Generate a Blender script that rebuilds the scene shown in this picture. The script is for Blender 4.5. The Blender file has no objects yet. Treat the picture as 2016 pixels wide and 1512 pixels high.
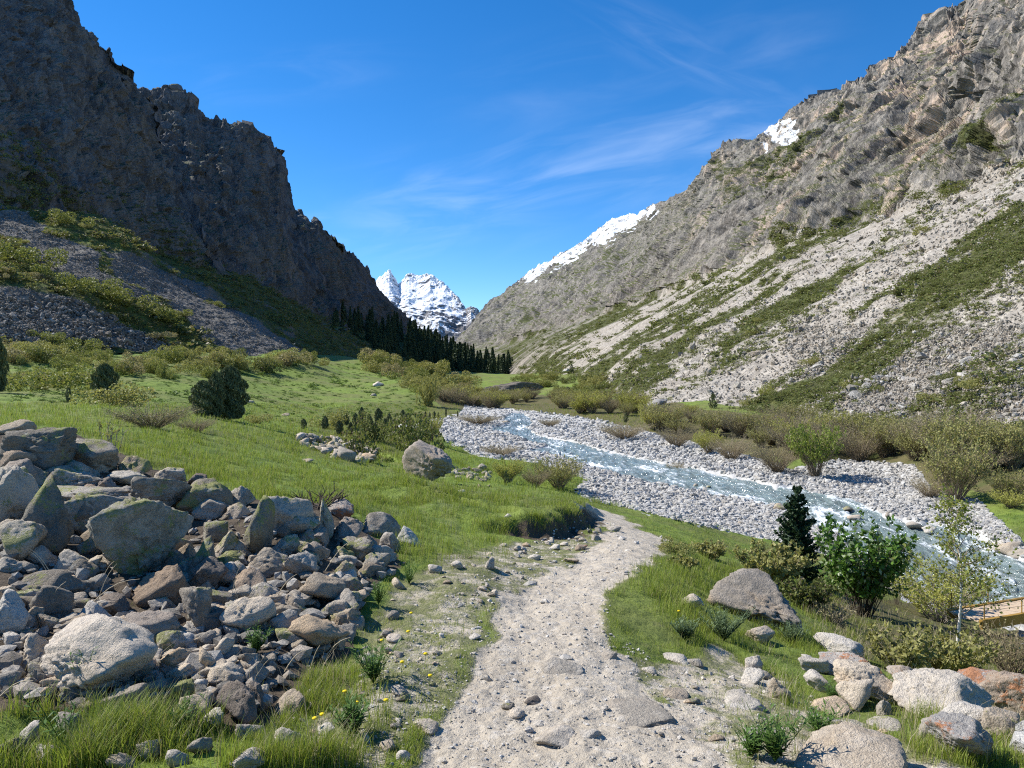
import bpy, bmesh, math
import numpy as np
from mathutils import Matrix, Vector

# ------------------------------------------------------------------ camera, sky, sun, exposure
scene = bpy.context.scene
COL = scene.collection
FPX, CX, CY, HORIZON, EYE = 1500.0, 1008.0, 756.0, 740.0, 1.65
PITCH = math.atan((CY - HORIZON) / FPX)
cam_data = bpy.data.cameras.new("camera")
cam_data.sensor_width = 36.0
cam_data.lens = 36.0 * FPX / 2016.0
cam_data.clip_start, cam_data.clip_end = 0.05, 30000.0
camera = bpy.data.objects.new("camera", cam_data)
camera.location = (0, 0, EYE)
camera.rotation_euler = (math.pi / 2 - PITCH, 0, 0)
COL.objects.link(camera)
scene.camera = camera

SUN_EL, SUN_AZ = math.radians(43.0), math.radians(-73.0)      # azimuth from the view direction, minus = to the left
S = Vector((math.sin(SUN_AZ) * math.cos(SUN_EL), math.cos(SUN_AZ) * math.cos(SUN_EL), math.sin(SUN_EL)))
sd = bpy.data.lights.new("sun", 'SUN')
sd.energy, sd.angle, sd.color = 5.0, math.radians(0.53), (1.0, 0.955, 0.88)
sun = bpy.data.objects.new("sun", sd)
sun.rotation_euler = S.to_track_quat('Z', 'Y').to_euler()
COL.objects.link(sun)

world = bpy.data.worlds.new("World")
scene.world = world
world.use_nodes = True
scene.view_settings.view_transform = 'Standard'
scene.view_settings.look = 'None'
scene.view_settings.gamma = 1.0
scene.view_settings.exposure = 0.64
scene.cycles.use_denoising = False
scene.cycles.filter_width = 1.15
scene.cycles.max_bounces = 5
scene.cycles.diffuse_bounces = 3
scene.cycles.transparent_max_bounces = 8


class NT:
    """tiny helper round a node tree"""
    def __init__(self, tree):
        self.t = tree
        tree.nodes.clear()
    def n(self, kind, **kw):
        nd = self.t.nodes.new(kind)
        for k, v in kw.items():
            if k.startswith('i_'):
                nd.inputs[k[2:].replace('_', ' ')].default_value = v
            else:
                setattr(nd, k, v)
        return nd
    def set(self, sock, v):
        if hasattr(v, 'links') or hasattr(v, 'is_linked'):
            self.t.links.new(v, sock)
        else:
            sock.default_value = v
    def math(self, op, a, b=0.0, c=None, clamp=False):
        nd = self.n('ShaderNodeMath', operation=op, use_clamp=clamp)
        self.set(nd.inputs[0], a); self.set(nd.inputs[1], b)
        if c is not None: self.set(nd.inputs[2], c)
        return nd.outputs[0]
    def mix(self, f, a, b, mode='MIX'):
        nd = self.n('ShaderNodeMix', data_type='RGBA', blend_type=mode)
        self.set(nd.inputs[0], f)
        for s, v in ((nd.inputs[6], a), (nd.inputs[7], b)):
            if isinstance(v, (tuple, list)) and len(v) == 3: v = (*v, 1)
            self.set(s, v)
        return nd.outputs[2]
    def noise(self, vec, scale, detail=4, rough=.55, dist=0.0, out=0, ntype='FBM'):
        nd = self.n('ShaderNodeTexNoise')
        nd.inputs['Scale'].default_value = scale
        nd.inputs['Detail'].default_value = detail
        nd.inputs['Roughness'].default_value = rough
        nd.inputs['Distortion'].default_value = dist
        if vec is not None: self.t.links.new(vec, nd.inputs['Vector'])
        return nd.outputs[out]
    def voro(self, vec, scale, feature='F1', out='Distance', rand=1.0):
        nd = self.n('ShaderNodeTexVoronoi', feature=feature)
        nd.inputs['Scale'].default_value = scale
        nd.inputs['Randomness'].default_value = rand
        if vec is not None: self.t.links.new(vec, nd.inputs['Vector'])
        return nd.outputs[out]
    def step(self, v, lo, hi, a=0.0, b=1.0):
        nd = self.n('ShaderNodeMapRange', interpolation_type='SMOOTHSTEP')
        self.set(nd.inputs[0], v)
        for i, x in enumerate((lo, hi, a, b)): self.set(nd.inputs[i + 1], x)
        return nd.outputs[0]
    def scale(self, vec, s):
        nd = self.n('ShaderNodeMapping')
        self.t.links.new(vec, nd.inputs['Vector'])
        nd.inputs['Scale'].default_value = s
        return nd.outputs[0]


w = NT(world.node_tree)
sky = w.n('ShaderNodeTexSky', sky_type='NISHITA')
sky.sun_disc = False
sky.sun_elevation = SUN_EL
sky.sun_rotation = SUN_AZ
sky.altitude = 2600.0
sky.air_density, sky.dust_density, sky.ozone_density = 1.0, 0.15, 3.2
tc = w.n('ShaderNodeTexCoord')
sep = w.n('ShaderNodeSeparateXYZ')
w.t.links.new(tc.outputs['Generated'], sep.inputs[0])
# thin cirrus: streaks laid out by direction (X = x/y, Z = z/y in front of the valley)
yy = w.math('MAXIMUM', sep.outputs[1], 0.05)
X = w.math('DIVIDE', sep.outputs[0], yy)
Z = w.math('DIVIDE', sep.outputs[2], yy)
def streak(x0, z0, x1, z1, wid, ln):
    L = math.hypot(x1 - x0, z1 - z0)
    ux, uz = (x1 - x0) / L, (z1 - z0) / L
    t = w.math('ADD', w.math('MULTIPLY', w.math('SUBTRACT', X, x0), ux), w.math('MULTIPLY', w.math('SUBTRACT', Z, z0), uz))
    n = w.math('ADD', w.math('MULTIPLY', w.math('SUBTRACT', X, x0), -uz), w.math('MULTIPLY', w.math('SUBTRACT', Z, z0), ux))
    cb = w.n('ShaderNodeCombineXYZ')
    w.set(cb.inputs[0], w.math('MULTIPLY', t, ln)); w.set(cb.inputs[1], w.math('MULTIPLY', n, ln * 4.5)); w.set(cb.inputs[2], x0 * 9.1)
    tex = w.step(w.noise(cb.outputs[0], .62, 5, .55, .6), .36, .86)
    fa = w.math('SUBTRACT', 1.0, w.step(w.math('ABSOLUTE', n), 0.0, wid))
    ft = w.math('MULTIPLY', w.step(t, -.12, .06), w.step(t, L + .14, L - .06))
    return w.math('MULTIPLY', w.math('MULTIPLY', fa, ft), tex)
cloud = streak(-.16, .21, .30, .32, .10, 9.0)
for args, k in (((-.30, .19, -.02, .20, .035, 10.), .8), ((.06, .285, .42, .325, .05, 11.), .7), ((-.44, .38, -.20, .40, .05, 8.), .45), ((.14, .46, .34, .37, .055, 10.), .5), ((-.02, .36, .36, .44, .10, 6.), .35)):
    cloud = w.math('MAXIMUM', cloud, w.math('MULTIPLY', streak(*args), k))
cloud = w.math('MULTIPLY', cloud, w.math('GREATER_THAN', sep.outputs[1], 0.05))
cloud = w.math('MULTIPLY', cloud, 0.21)
hsv = w.n('ShaderNodeHueSaturation')
hsv.inputs['Hue'].default_value = 0.502
hsv.inputs['Saturation'].default_value = 1.32
hsv.inputs['Value'].default_value = 1.0
w.t.links.new(sky.outputs[0], hsv.inputs['Color'])
skyc = w.mix(cloud, hsv.outputs[0], (6.0, 6.6, 7.6))
bg = w.n('ShaderNodeBackground')
bg.inputs['Strength'].default_value = 0.13
w.t.links.new(skyc, bg.inputs['Color'])
out = w.n('ShaderNodeOutputWorld')
w.t.links.new(bg.outputs[0], out.inputs['Surface'])

# ------------------------------------------------------------------ projection helpers
cp, sp = math.cos(PITCH), math.sin(PITCH)
def ray(px, py):
    """direction through photo pixel, scaled so that y == 1"""
    a = (np.asarray(px, float) - CX) / FPX
    b = -(np.asarray(py, float) - CY) / FPX
    dy = cp + b * sp
    dz = b * cp - sp
    return a / dy, dz / dy
def at(px, py, d):
    rx, rz = ray(px, py)
    d = np.asarray(d, float)
    return np.stack(np.broadcast_arrays(rx * d, d, EYE + rz * d), -1)
def proj(P):
    x, y, z = P[..., 0], P[..., 1], P[..., 2] - EYE
    f = y * cp - z * sp
    u = y * sp + z * cp
    f = np.maximum(f, 1e-3)
    return CX + FPX * x / f, CY - FPX * u / f

# ------------------------------------------------------------------ noise
_g = np.random.default_rng(7).normal(size=(1024, 3)).astype(np.float32)
_g /= np.linalg.norm(_g, axis=1, keepdims=True)
_r = np.random.default_rng(8).random((1024, 4)).astype(np.float32)
def _hash(i, j, k, seed):
    h = (i * 73856093) ^ (j * 19349663) ^ (k * 83492791) ^ (seed * 2654435)
    h = (h ^ (h >> 13)) * 1274126177
    return (h ^ (h >> 16)) & 1023
def perlin(P, seed=0):
    P = np.asarray(P, np.float32)
    if len(P) > 300000:
        return np.concatenate([perlin(c, seed) for c in np.array_split(P, len(P) // 250000 + 1)])
    I = np.floor(P).astype(np.int64)
    f = P - I
    u = f * f * f * (f * (f * 6 - 15) + 10)
    r = 0
    for dx in (0, 1):
        wx = u[:, 0] if dx else 1 - u[:, 0]
        for dy in (0, 1):
            wy = u[:, 1] if dy else 1 - u[:, 1]
            for dz in (0, 1):
                wz = u[:, 2] if dz else 1 - u[:, 2]
                g = _g[_hash(I[:, 0] + dx, I[:, 1] + dy, I[:, 2] + dz, seed)]
                r = r + wx * wy * wz * (g[:, 0] * (f[:, 0] - dx) + g[:, 1] * (f[:, 1] - dy) + g[:, 2] * (f[:, 2] - dz))
    return r * 1.6
def fbm(P, o=4, seed=0, gain=.5):
    r, a = 0, 1.0
    P = np.asarray(P, np.float32)
    for k in range(o):
        r = r + a * perlin(P * (2.03 ** k), seed + k * 13)
        a *= gain
    return r
def ridged(P, o=4, seed=0, gain=.5):
    r, a = 0, 1.0
    P = np.asarray(P, np.float32)
    for k in range(o):
        r = r + a * (1 - 2 * np.abs(perlin(P * (2.07 ** k), seed + k * 17)))
        a *= gain
    return r
def facet(P, seed=0):
    """cells with randomly tilted flat faces: blocky rock"""
    P = np.asarray(P, np.float32)
    if len(P) > 300000:
        return np.concatenate([facet(c, seed) for c in np.array_split(P, len(P) // 250000 + 1)])
    B = np.floor(P - .5).astype(np.int64)
    best = np.full(len(P), 9e9, np.float32)
    val = np.zeros(len(P), np.float32)
    for dx in (0, 1):
        for dy in (0, 1):
            for dz in (0, 1):
                i, j, k = B[:, 0] + dx, B[:, 1] + dy, B[:, 2] + dz
                h = _hash(i, j, k, seed)
                c = np.stack((i, j, k), 1) + .5 + (_r[h, :3] - .5) * .8
                q = P - c
                d = (q * q).sum(1)
                m = d < best
                best[m] = d[m]
                g = _g[(h * 7 + 3) & 1023]
                val[m] = ((q * g).sum(1) * 1.5 + (_r[h, 3] - .5) * .8)[m]
    return val
def inpoly(px, py, poly):
    px, py = np.asarray(px), np.asarray(py)
    r = np.zeros(px.shape, bool)
    n = len(poly)
    for i in range(n):
        x0, y0 = poly[i]; x1, y1 = poly[(i + 1) % n]
        if y0 == y1: continue
        c = ((y0 > py) != (y1 > py)) & (px < (x1 - x0) * (py - y0) / (y1 - y0) + x0)
        r ^= c
    return r

# ------------------------------------------------------------------ mesh helpers
def link(o, parent=None):
    COL.objects.link(o)
    if parent is not None: o.parent = parent
    return o
def meshdata(name, V, F, mats=(), mi=None, attrs=None, smooth=True):
    """F: one (n,k) array or a list of them"""
    if not isinstance(F, (list, tuple)): F = [F]
    F = [np.asarray(f, np.int32) for f in F if len(f)]
    V = np.asarray(V, np.float32)
    me = bpy.data.meshes.new(name)
    me.vertices.add(len(V))
    me.vertices.foreach_set('co', V.ravel())
    loops = np.concatenate([f.ravel() for f in F])
    tot = np.concatenate([np.full(len(f), f.shape[1], np.int32) for f in F])
    st = np.concatenate(([0], np.cumsum(tot)[:-1])).astype(np.int32)
    me.loops.add(len(loops)); me.loops.foreach_set('vertex_index', loops)
    me.polygons.add(len(tot))
    me.polygons.foreach_set('loop_start', st)
    me.polygons.foreach_set('loop_total', tot)
    for m in mats: me.materials.append(m)
    if mi is not None: me.polygons.foreach_set('material_index', np.asarray(mi, np.int32))
    me.polygons.foreach_set('use_smooth', np.full(len(tot), smooth))
    me.update(calc_edges=True)
    for k, a in (attrs or {}).items():
        a = np.asarray(a, np.float32)
        if a.ndim == 1:
            me.attributes.new(k, 'FLOAT', 'POINT').data.foreach_set('value', a)
        else:
            me.attributes.new(k, 'FLOAT_COLOR', 'POINT').data.foreach_set('color', a.ravel())
    return me
def obj(name, me, parent=None, label=None, cat=None, group=None, kind=None, loc=None):
    o = bpy.data.objects.new(name, me)
    link(o, parent)
    if loc is not None: o.location = loc
    tag(o, label, cat, group, kind)
    return o
def tag(o, label=None, cat=None, group=None, kind=None):
    for k, v in (('label', label), ('category', cat), ('group', group), ('kind', kind)):
        if v: o[k] = v
    return o
def copy_tree(o, parent=None):
    c = o.copy(); COL.objects.link(c)
    if parent is not None:
        c.parent = parent
    for ch in list(o.children): copy_tree(ch, c)
    return c
def mat(name):
    m = bpy.data.materials.new(name); m.use_nodes = True
    t = NT(m.node_tree)
    o = t.n('ShaderNodeOutputMaterial')
    b = t.n('ShaderNodeBsdfPrincipled')
    b.inputs['Roughness'].default_value = .9
    b.inputs['Specular IOR Level'].default_value = .2
    t.t.links.new(b.outputs[0], o.inputs['Surface'])
    t.b, t.o = b, o
    return m, t
def bump(t, h, dist, strength=1.0):
    nd = t.n('ShaderNodeBump')
    nd.inputs['Distance'].default_value = dist
    nd.inputs['Strength'].default_value = strength
    t.t.links.new(h, nd.inputs['Height'])
    t.t.links.new(nd.outputs[0], t.b.inputs['Normal'])
def scatter(bases, P, R, Sc, which, rnd=None, extra=None):
    """merge many transformed copies of base meshes (V,F) into one V, F, attrs"""
    Vs, Fs, rn, off = [], [], [], 0
    R = np.asarray(R, np.float32); Sc = np.asarray(Sc, np.float32)
    if Sc.ndim == 1: Sc = np.repeat(Sc[:, None], 3, 1)
    if rnd is None: rnd = np.random.default_rng(1).random(len(P))
    for b, (V, F) in enumerate(bases):
        m = which == b
        k = int(m.sum())
        if not k: continue
        v = V[None] * Sc[m][:, None, :]
        v = np.einsum('nij,nvj->nvi', R[m], v) + np.asarray(P, np.float32)[m][:, None, :]
        Vs.append(v.reshape(-1, 3))
        f = F[None] + (np.arange(k) * len(V))[:, None, None] + off
        Fs.append(f.reshape(-1, F.shape[1]))
        rn.append(np.repeat(rnd[m], len(V)))
        off += k * len(V)
    return np.concatenate(Vs), np.concatenate(Fs), np.concatenate(rn)
def rotz(a):
    a = np.asarray(a); c, s, o, l = np.cos(a), np.sin(a), np.zeros_like(a), np.ones_like(a)
    return np.stack((np.stack((c, -s, o), -1), np.stack((s, c, o), -1), np.stack((o, o, l), -1)), -2)
def randrot(rng, n):
    q = rng.normal(size=(n, 4)); q /= np.linalg.norm(q, axis=1, keepdims=True)
    a, b, c, d = q.T
    return np.stack((np.stack((1-2*(c*c+d*d), 2*(b*c-a*d), 2*(b*d+a*c)), -1), np.stack((2*(b*c+a*d), 1-2*(b*b+d*d), 2*(c*d-a*b)), -1), np.stack((2*(b*d-a*c), 2*(c*d+a*b), 1-2*(b*b+c*c)), -1)), -2)
# ------------------------------------------------------------------ ground: thin-plate sheet through surveyed points
def zr(y): return -5.4 + 0.012 * (np.asarray(y, float) - 24)            # river level along the valley
def gd(py): return 7.04 / ((py - HORIZON) / FPX + .012)                # depth at which a gravel point shows
def wd(py): return 7.22 / ((py - HORIZON) / FPX + .012)                # depth at which a water point shows
CTRL = [  # photo x, photo y, depth in metres
 (810,1512,3.2),(1130,1512,3.2),(1450,1512,3.2),(2016,1512,3.5),(2600,1300,5.5),(-600,1250,3.8),
 (0,1500,3.15),(300,1512,3.05),(600,1480,3.3),(0,1400,3.5),(300,1400,3.65),(560,1420,3.6),(760,1350,4.0),
 (0,870,8.5),(100,884,8.9),(250,908,9.2),(350,955,8.2),(500,985,7.6),(650,1016,7.6),(745,1075,7.2),
 (60,1010,6.4),(265,1090,5.9),(500,1090,6.0),(640,1140,5.7),(0,1110,5.1),(200,1250,4.45),(450,1250,4.6),(640,1270,4.75),(100,1340,3.85),(-300,1000,7.),(-300,850,10.),
 (300,880,11.5),(500,945,10.8),(700,985,11.0),(820,1040,9.6),(850,1110,6.9),(780,1170,5.9),(900,1130,6.6),
 (960,1100,7.6),(1100,1130,7.4),(1040,1190,6.1),(960,1290,4.6),(1150,1300,4.5),(1100,1400,3.8),
 (1250,1080,10.0),(1290,1100,9.3),(1200,1020,15.5),(1150,1000,18.5),(1100,1085,9.9),(1000,1075,9.9),(940,1090,8.4),
 (980,1022,12.6),(1060,1030,12.6),(1130,1000,15.5),(900,1000,13.2),(800,960,14.5),(1000,965,20.),(1100,975,20.),(850,935,26),(950,945,26),(700,925,19),(600,900,20),
 (400,850,20),(560,860,29),(700,900,28),(200,830,20),(0,840,17),(0,815,28),(-300,800,30),
 (840,930,32),(900,940,30),(1000,952,27),(600,870,36),(690,905,33),(760,880,42),(600,848,44),(700,850,50),(780,860,56),
 (0,790,45),(200,785,52),(300,800,50),(430,824,60),(350,780,75),(540,828,62),(620,835,68),(720,838,74),(800,830,90),(860,825,100),
 (0,740,78),(0,700,98),(200,735,92),(200,708,112),(330,700,140),(450,735,125),(-300,705,90),
 (500,705,165),(580,700,182),(600,760,135),(700,800,110),(650,720,205),(700,740,175),(800,760,155),(830,800,122),(820,730,250),(850,755,220),(740,712,300),
 (890,740,420),(940,735,520),(1000,745,640),(1040,745,700),(900,770,235),(950,790,165),(980,762,260),(1060,757,260),(1100,775,195),
 (1150,740,300),(1080,738,380),(1200,745,270),(1300,770,190),(1260,796,137),(1400,792,112),(1550,815,92),(1700,828,76),(1850,842,64),(2016,853,55),(2400,890,45),
 (1180,790,150),(1040,795,152),(1100,805,128),
 (1420,875,68),(1600,870,64),(1800,880,56),(1950,915,46.5),(1500,900,57),(1700,895,58),(1300,850,78),(2100,960,40),
 (1990,1030,32.5),(2050,1080,29),(2300,1200,24),
 (1350,1030,24.5),(1300,1010,29),(1400,1055,21.5),(1500,1090,19.0),(1350,1075,13.5),(1200,1000,24),(1600,1130,17.),
 (1300,1150,7.1),(1480,1215,7.5),(1400,1250,6.0),(1300,1300,4.9),(1560,1225,7.9),(1600,1250,7.7),(1500,1300,5.4),(1650,1270,7.2),(1700,1350,5.3),(1850,1375,5.3),(2000,1390,5.4),(1900,1450,4.1),(1600,1420,4.1),
 (1700,1215,13.2),(1620,1180,13.8),(1880,1300,9.6),(1980,1330,8.6),(1760,1290,8.6),(1900,1240,14.),(2016,1250,14.5),
]
for px, py in ((880,845),(940,830),(1000,812),(930,880),(1040,900),(1150,950),(1180,985),(1300,1000),(1450,1040),(1540,1062),(1640,1100),(1800,1180),(2000,1270),(1150,838),(1250,875),(1400,905),(1550,930),(1650,920),(1780,935),(1800,990),(1900,1010),(1000,840),(1100,875),(1300,930),(1500,975),(1700,1050),(1900,1130),(2150,1250),(1090,818)):
    CTRL.append((px, py, float(gd(py))))
C = np.array(CTRL)
CP = at(C[:, 0], C[:, 1], C[:, 2])
def tps_coord(x, y): return np.stack((3.0 * x / (y + 2.0), np.log(y + 2.0)), -1)
TC = tps_coord(CP[:, 0], CP[:, 1])
TV = (CP[:, 2] - EYE) / (CP[:, 1] + 2.0)
def tps_k(A, B):
    d2 = ((A[:, None, :] - B[None]) ** 2).sum(-1)
    return .5 * d2 * np.log(d2 + 1e-12)
K = tps_k(TC, TC) + np.eye(len(TC)) * 2e-4
Pm = np.c_[np.ones(len(TC)), TC]
sol = np.linalg.solve(np.block([[K, Pm], [Pm.T, np.zeros((3, 3))]]), np.r_[TV, np.zeros(3)])
def tps(x, y):
    q = tps_coord(x, y); o = np.empty(len(x))
    for i in range(0, len(x), 60000):
        s = slice(i, i + 60000)
        o[s] = tps_k(q[s], TC) @ sol[:-3] + np.c_[np.ones(len(q[s])), q[s]] @ sol[-3:]
    return EYE + o * (np.asarray(y) + 2.0)

gu = np.concatenate((np.linspace(-1.7, -.74, 60, endpoint=False), np.linspace(-.74, .74, 900, endpoint=False), np.linspace(.74, 1.7, 60)))
gy = np.concatenate((np.linspace(-.9, 2.6, 40, endpoint=False), np.exp(np.linspace(math.log(2.6 + 2), math.log(14 + 2), 560, endpoint=False)) - 2, np.exp(np.linspace(math.log(16), math.log(120 + 2), 420, endpoint=False)) - 2, np.exp(np.linspace(math.log(122), math.log(950), 140)) - 2))
UU, YY = np.meshgrid(gu, gy)
gx = (UU * (YY + 2)).ravel(); gyy = YY.ravel()
gz = tps(gx, gyy)
G0 = np.stack((gx, gyy, gz), -1)

PATH = [(825,1512),(880,1400),(945,1290),(985,1200),(1050,1150),(1120,1112),(1165,1075),(1190,1050),(1165,1022),(1138,1006),(1150,998),(1215,1012),(1262,1042),(1312,1075),(1290,1102),(1215,1140),(1183,1180),(1190,1240),(1225,1300),(1290,1370),(1370,1440),(1420,1530),(1420,1900),(600,1900)]
GRAVEL = [(780,838),(900,818),(920,800),(1000,806),(1100,815),(1180,828),(1260,846),(1350,868),(1450,893),(1560,925),(1650,905),(1800,916),(1835,965),(1920,985),(1985,1040),(2016,1075),(2400,1180),(2400,1500),(1950,1222),(1850,1210),(1750,1160),(1620,1090),(1500,1060),(1380,1036),(1250,1004),(1160,987),(1135,965),(1160,945),(1060,915),(940,895),(880,872),(865,848)]
WATER = [(2500,1420),(2016,1212),(1850,1172),(1720,1098),(1620,1032),(1535,992),(1400,968),(1250,938),(1150,912),(1095,893),(1052,884),(1085,874),(1040,866),(1000,848),(962,843),(1008,832),(992,822),(1010,812),(1030,813),(1046,826),(1036,843),(1062,858),(1130,868),(1185,885),(1260,902),(1400,928),(1560,960),(1660,984),(1770,1022),(1900,1040),(1975,1070),(2016,1100),(2500,1240)]
BRIGHTDIRT = [(1240,1300),(1420,1280),(1500,1330),(1560,1400),(1700,1430),(1850,1512),(2016,1530),(2016,1900),(1400,1900),(1350,1420)]
STONY = [(560,1512),(760,1512),(860,1400),(930,1280),(960,1200),(1060,1150),(1150,1080),(1180,1050),(1140,1050),(980,1070),(850,1105),(780,1150),(720,1230),(700,1330)]
BANK = [(985,1030),(1000,1075),(1060,1095),(1140,1080),(1175,1055),(1150,1015),(1130,998),(1110,1010),(1080,1030)]
ROCKPATCH = [(575,858),(640,858),(740,882),(780,905),(700,908),(640,895),(590,872)]
FARDIRT = [(1330,1370),(1480,1290),(1560,1330),(1450,1420)]

ppx, ppy = proj(G0)
wob = fbm(np.c_[gx / (gyy + 2) * 22, np.log(gyy + 2) * 14, 0 * gx], 5, 3, .6)       # same wobble in the picture at every distance
wob2 = fbm(np.c_[gx / (gyy + 2) * 22, np.log(gyy + 2) * 14, 0 * gx + 30], 5, 9, .6)
near_k = np.clip(1.2 / np.sqrt(np.maximum(gyy, 1.0)), .08, .6)
wx, wy = ppx + wob * 70 * near_k, ppy + wob2 * 40 * near_k
def soft(poly, k=1.0):
    return inpoly(ppx + wob * 70 * near_k * k, ppy + wob2 * 40 * near_k * k, poly).astype(np.float32)
m_path = np.maximum(soft(PATH), .54 * np.maximum(soft(BRIGHTDIRT), soft(FARDIRT)))
m_stony = soft(STONY)
m_path = np.maximum(m_path, m_stony * .43)
m_gravel = soft(GRAVEL)
m_water = soft(WATER, .5)
def blur(a, n=2, shape=None):
    a = a.reshape(shape or YY.shape)
    for _ in range(n):
        b = a.copy()
        b[1:-1, 1:-1] = (a[1:-1, 1:-1] * 2 + a[:-2, 1:-1] + a[2:, 1:-1] + a[1:-1, :-2] + a[1:-1, 2:]) / 6
        a = b
    return a.ravel()
m_path = blur(m_path, 34); m_gravel = blur(m_gravel, 2); m_waterb = blur(m_water, 4)
m_soil_gapshade = blur(soft(BANK, .35), 2)
m_rockp = blur(soft(ROCKPATCH, .6), 2)

# the cut bank above the trail: a real step with an overhanging lip
bl = at(np.array([940, 985, 1040, 1080, 1115, 1140, 1172, 1185]), np.array([1062, 1052, 1062, 1060, 1052, 1036, 1020, 1010]), np.array([10.9, 11.2, 11.2, 11.3, 11.9, 13.0, 15.0, 17.5]))[:, :2]
def polydist(x, y, pl):
    best = np.full(len(x), 1e9); sd_ = np.zeros(len(x)); tt = np.zeros(len(x))
    for i in range(len(pl) - 1):
        a, b = pl[i], pl[i + 1]; ab = b - a; L = np.hypot(*ab)
        t = np.clip(((x - a[0]) * ab[0] + (y - a[1]) * ab[1]) / L ** 2, 0, 1)
        dx, dy = x - a[0] - t * ab[0], y - a[1] - t * ab[1]
        d = np.hypot(dx, dy)
        s = (ab[0] * (y - a[1]) - ab[1] * (x - a[0])) / L
        m = d < best
        best[m] = d[m]; sd_[m] = (np.sign(s) * d)[m]; tt[m] = (i + t[m]) / (len(pl) - 1)
    return sd_, tt
gz = gz.copy()
near = (gyy > 7) & (gyy < 24) & (gx > -4) & (gx < 6)
sdist, tt = polydist(gx[near], gyy[near], bl)
hump = np.clip(np.sin(np.clip(tt, 0, 1) * math.pi) * 1.3, 0, 1) * .8 * (.95 + .22 * fbm(np.c_[tt * 9, 0 * tt, 0 * tt], 2, 19))
sdn = sdist + .16 * fbm(np.c_[gx[near], gyy[near], 0 * tt] * 1.6, 3, 21)
lip = 1 / (1 + np.exp(-np.clip(sdn / .05, -30, 30)))
gz[near] += hump * (lip * .42 * np.exp(-np.clip(sdist, 0, None) / 6.0) - .05 * np.exp(-(sdn + .1) ** 2 / .02) - .06 * (1 - lip) * np.exp(sdist.clip(None, 0) / .8))
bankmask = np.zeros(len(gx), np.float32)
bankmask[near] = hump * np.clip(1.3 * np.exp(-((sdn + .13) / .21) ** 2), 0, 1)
m_soil_gapshade = np.clip(np.maximum(bankmask, m_soil_gapshade * .0), 0, 1)
m_trampled = np.zeros(len(gx), np.float32)
tl = at(np.array([965, 905, 870, 850, 845, 880]), np.array([1090, 1040, 1000, 975, 955, 945]), np.array([8.4, 9.9, 13, 16, 20, 25]))[:, :2]
n2 = (gyy > 6) & (gyy < 30) & (gx > -6) & (gx < 3)
sdt, _ = polydist(gx[n2], gyy[n2], tl)
m_trampled[n2] = np.exp(-(np.abs(sdt) / .2) ** 2)
m_path = np.maximum(m_path, m_trampled * .22)

# relief
XY = np.c_[gx, gyy, np.zeros(len(gx))]
grassy = np.clip(1 - m_path - m_gravel, 0, 1)
fade = 1 / (1 + (gyy / 60) ** 2)
gz += .05 * fbm(XY * .9, 4, 31) * (0.35 + grassy) * (gyy < 200) + .35 * grassy * fbm(XY * .09, 3, 33) * np.clip((gyy - 15) / 40, 0, 1) * np.clip(90 / (gyy + 1), 0, 1.4)
gz += np.clip(gyy / 90 - .5, 0, 2) * .8 * fbm(XY * .035, 3, 35) * grassy
gz += .018 * fbm(XY * 5, 3, 37) * fade + .006 * m_path * fbm(XY * 14, 2, 39) * fade
gz += m_gravel * (.14 * fbm(XY * .5, 3, 41) + .05 * fbm(XY * 2.2, 2, 43))
gz -= m_rockp * .25
gz = np.where(m_waterb > .02, np.minimum(gz, gz * (1 - m_waterb) + (zr(gyy) - .5) * m_waterb), gz)
nr, nc = YY.shape
idx = np.arange(nr * nc).reshape(nr, nc)
quads = np.stack((idx[:-1, :-1], idx[:-1, 1:], idx[1:, 1:], idx[1:, :-1]), -1).reshape(-1, 4)
GZ = gz.reshape(nr, nc)
def ground_z(x, y):
    x = np.asarray(x, float); y = np.asarray(y, float)
    u = x / (y + 2)
    fi = np.interp(y, gy, np.arange(nr)); fj = np.interp(u, gu, np.arange(nc))
    i = np.clip(fi.astype(int), 0, nr - 2); j = np.clip(fj.astype(int), 0, nc - 2)
    a, b = fi - i, fj - j
    return GZ[i, j] * (1-a) * (1-b) + GZ[i, j+1] * (1-a) * b + GZ[i+1, j] * a * (1-b) + GZ[i+1, j+1] * a * b
def sample(arr, x, y):
    fi = np.rint(np.interp(y, gy, np.arange(nr))).astype(int); fj = np.rint(np.interp(np.asarray(x) / (np.asarray(y) + 2), gu, np.arange(nc))).astype(int)
    return arr.reshape(nr, nc)[fi, fj]
_ys = np.exp(np.linspace(math.log(2.0), math.log(800), 420))
def ground_hit(px, py, dmin=0.0):
    """where the ray through a photo point first meets the ground -> (n,3), ok"""
    px = np.atleast_1d(np.asarray(px, float)); py = np.atleast_1d(np.asarray(py, float))
    rx, rz = ray(px, py)
    hit = np.full(len(px), np.nan)
    for s in range(0, len(px), 4000):
        q = slice(s, s + 4000)
        D = _ys[None]
        x = rx[q, None] * D; z = EYE + rz[q, None] * D
        below = (z < ground_z(x, np.broadcast_to(D, x.shape))) & (D > dmin)
        k = np.argmax(below, 1); ok = below.any(1) & (k > 0)
        r = np.arange(len(k)); k = np.maximum(k, 1)
        y0, y1 = _ys[k - 1], _ys[k]
        h0 = EYE + rz[q] * y0 - ground_z(rx[q] * y0, y0); h1 = EYE + rz[q] * y1 - ground_z(rx[q] * y1, y1)
        yy_ = y0 + (y1 - y0) * np.clip(h0 / np.where(h0 - h1 == 0, 1, h0 - h1), 0, 1)
        hit[q] = np.where(ok, yy_, np.nan)
    P = np.stack((rx * hit, hit, EYE + rz * hit), -1)
    return P, np.isfinite(hit)

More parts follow.
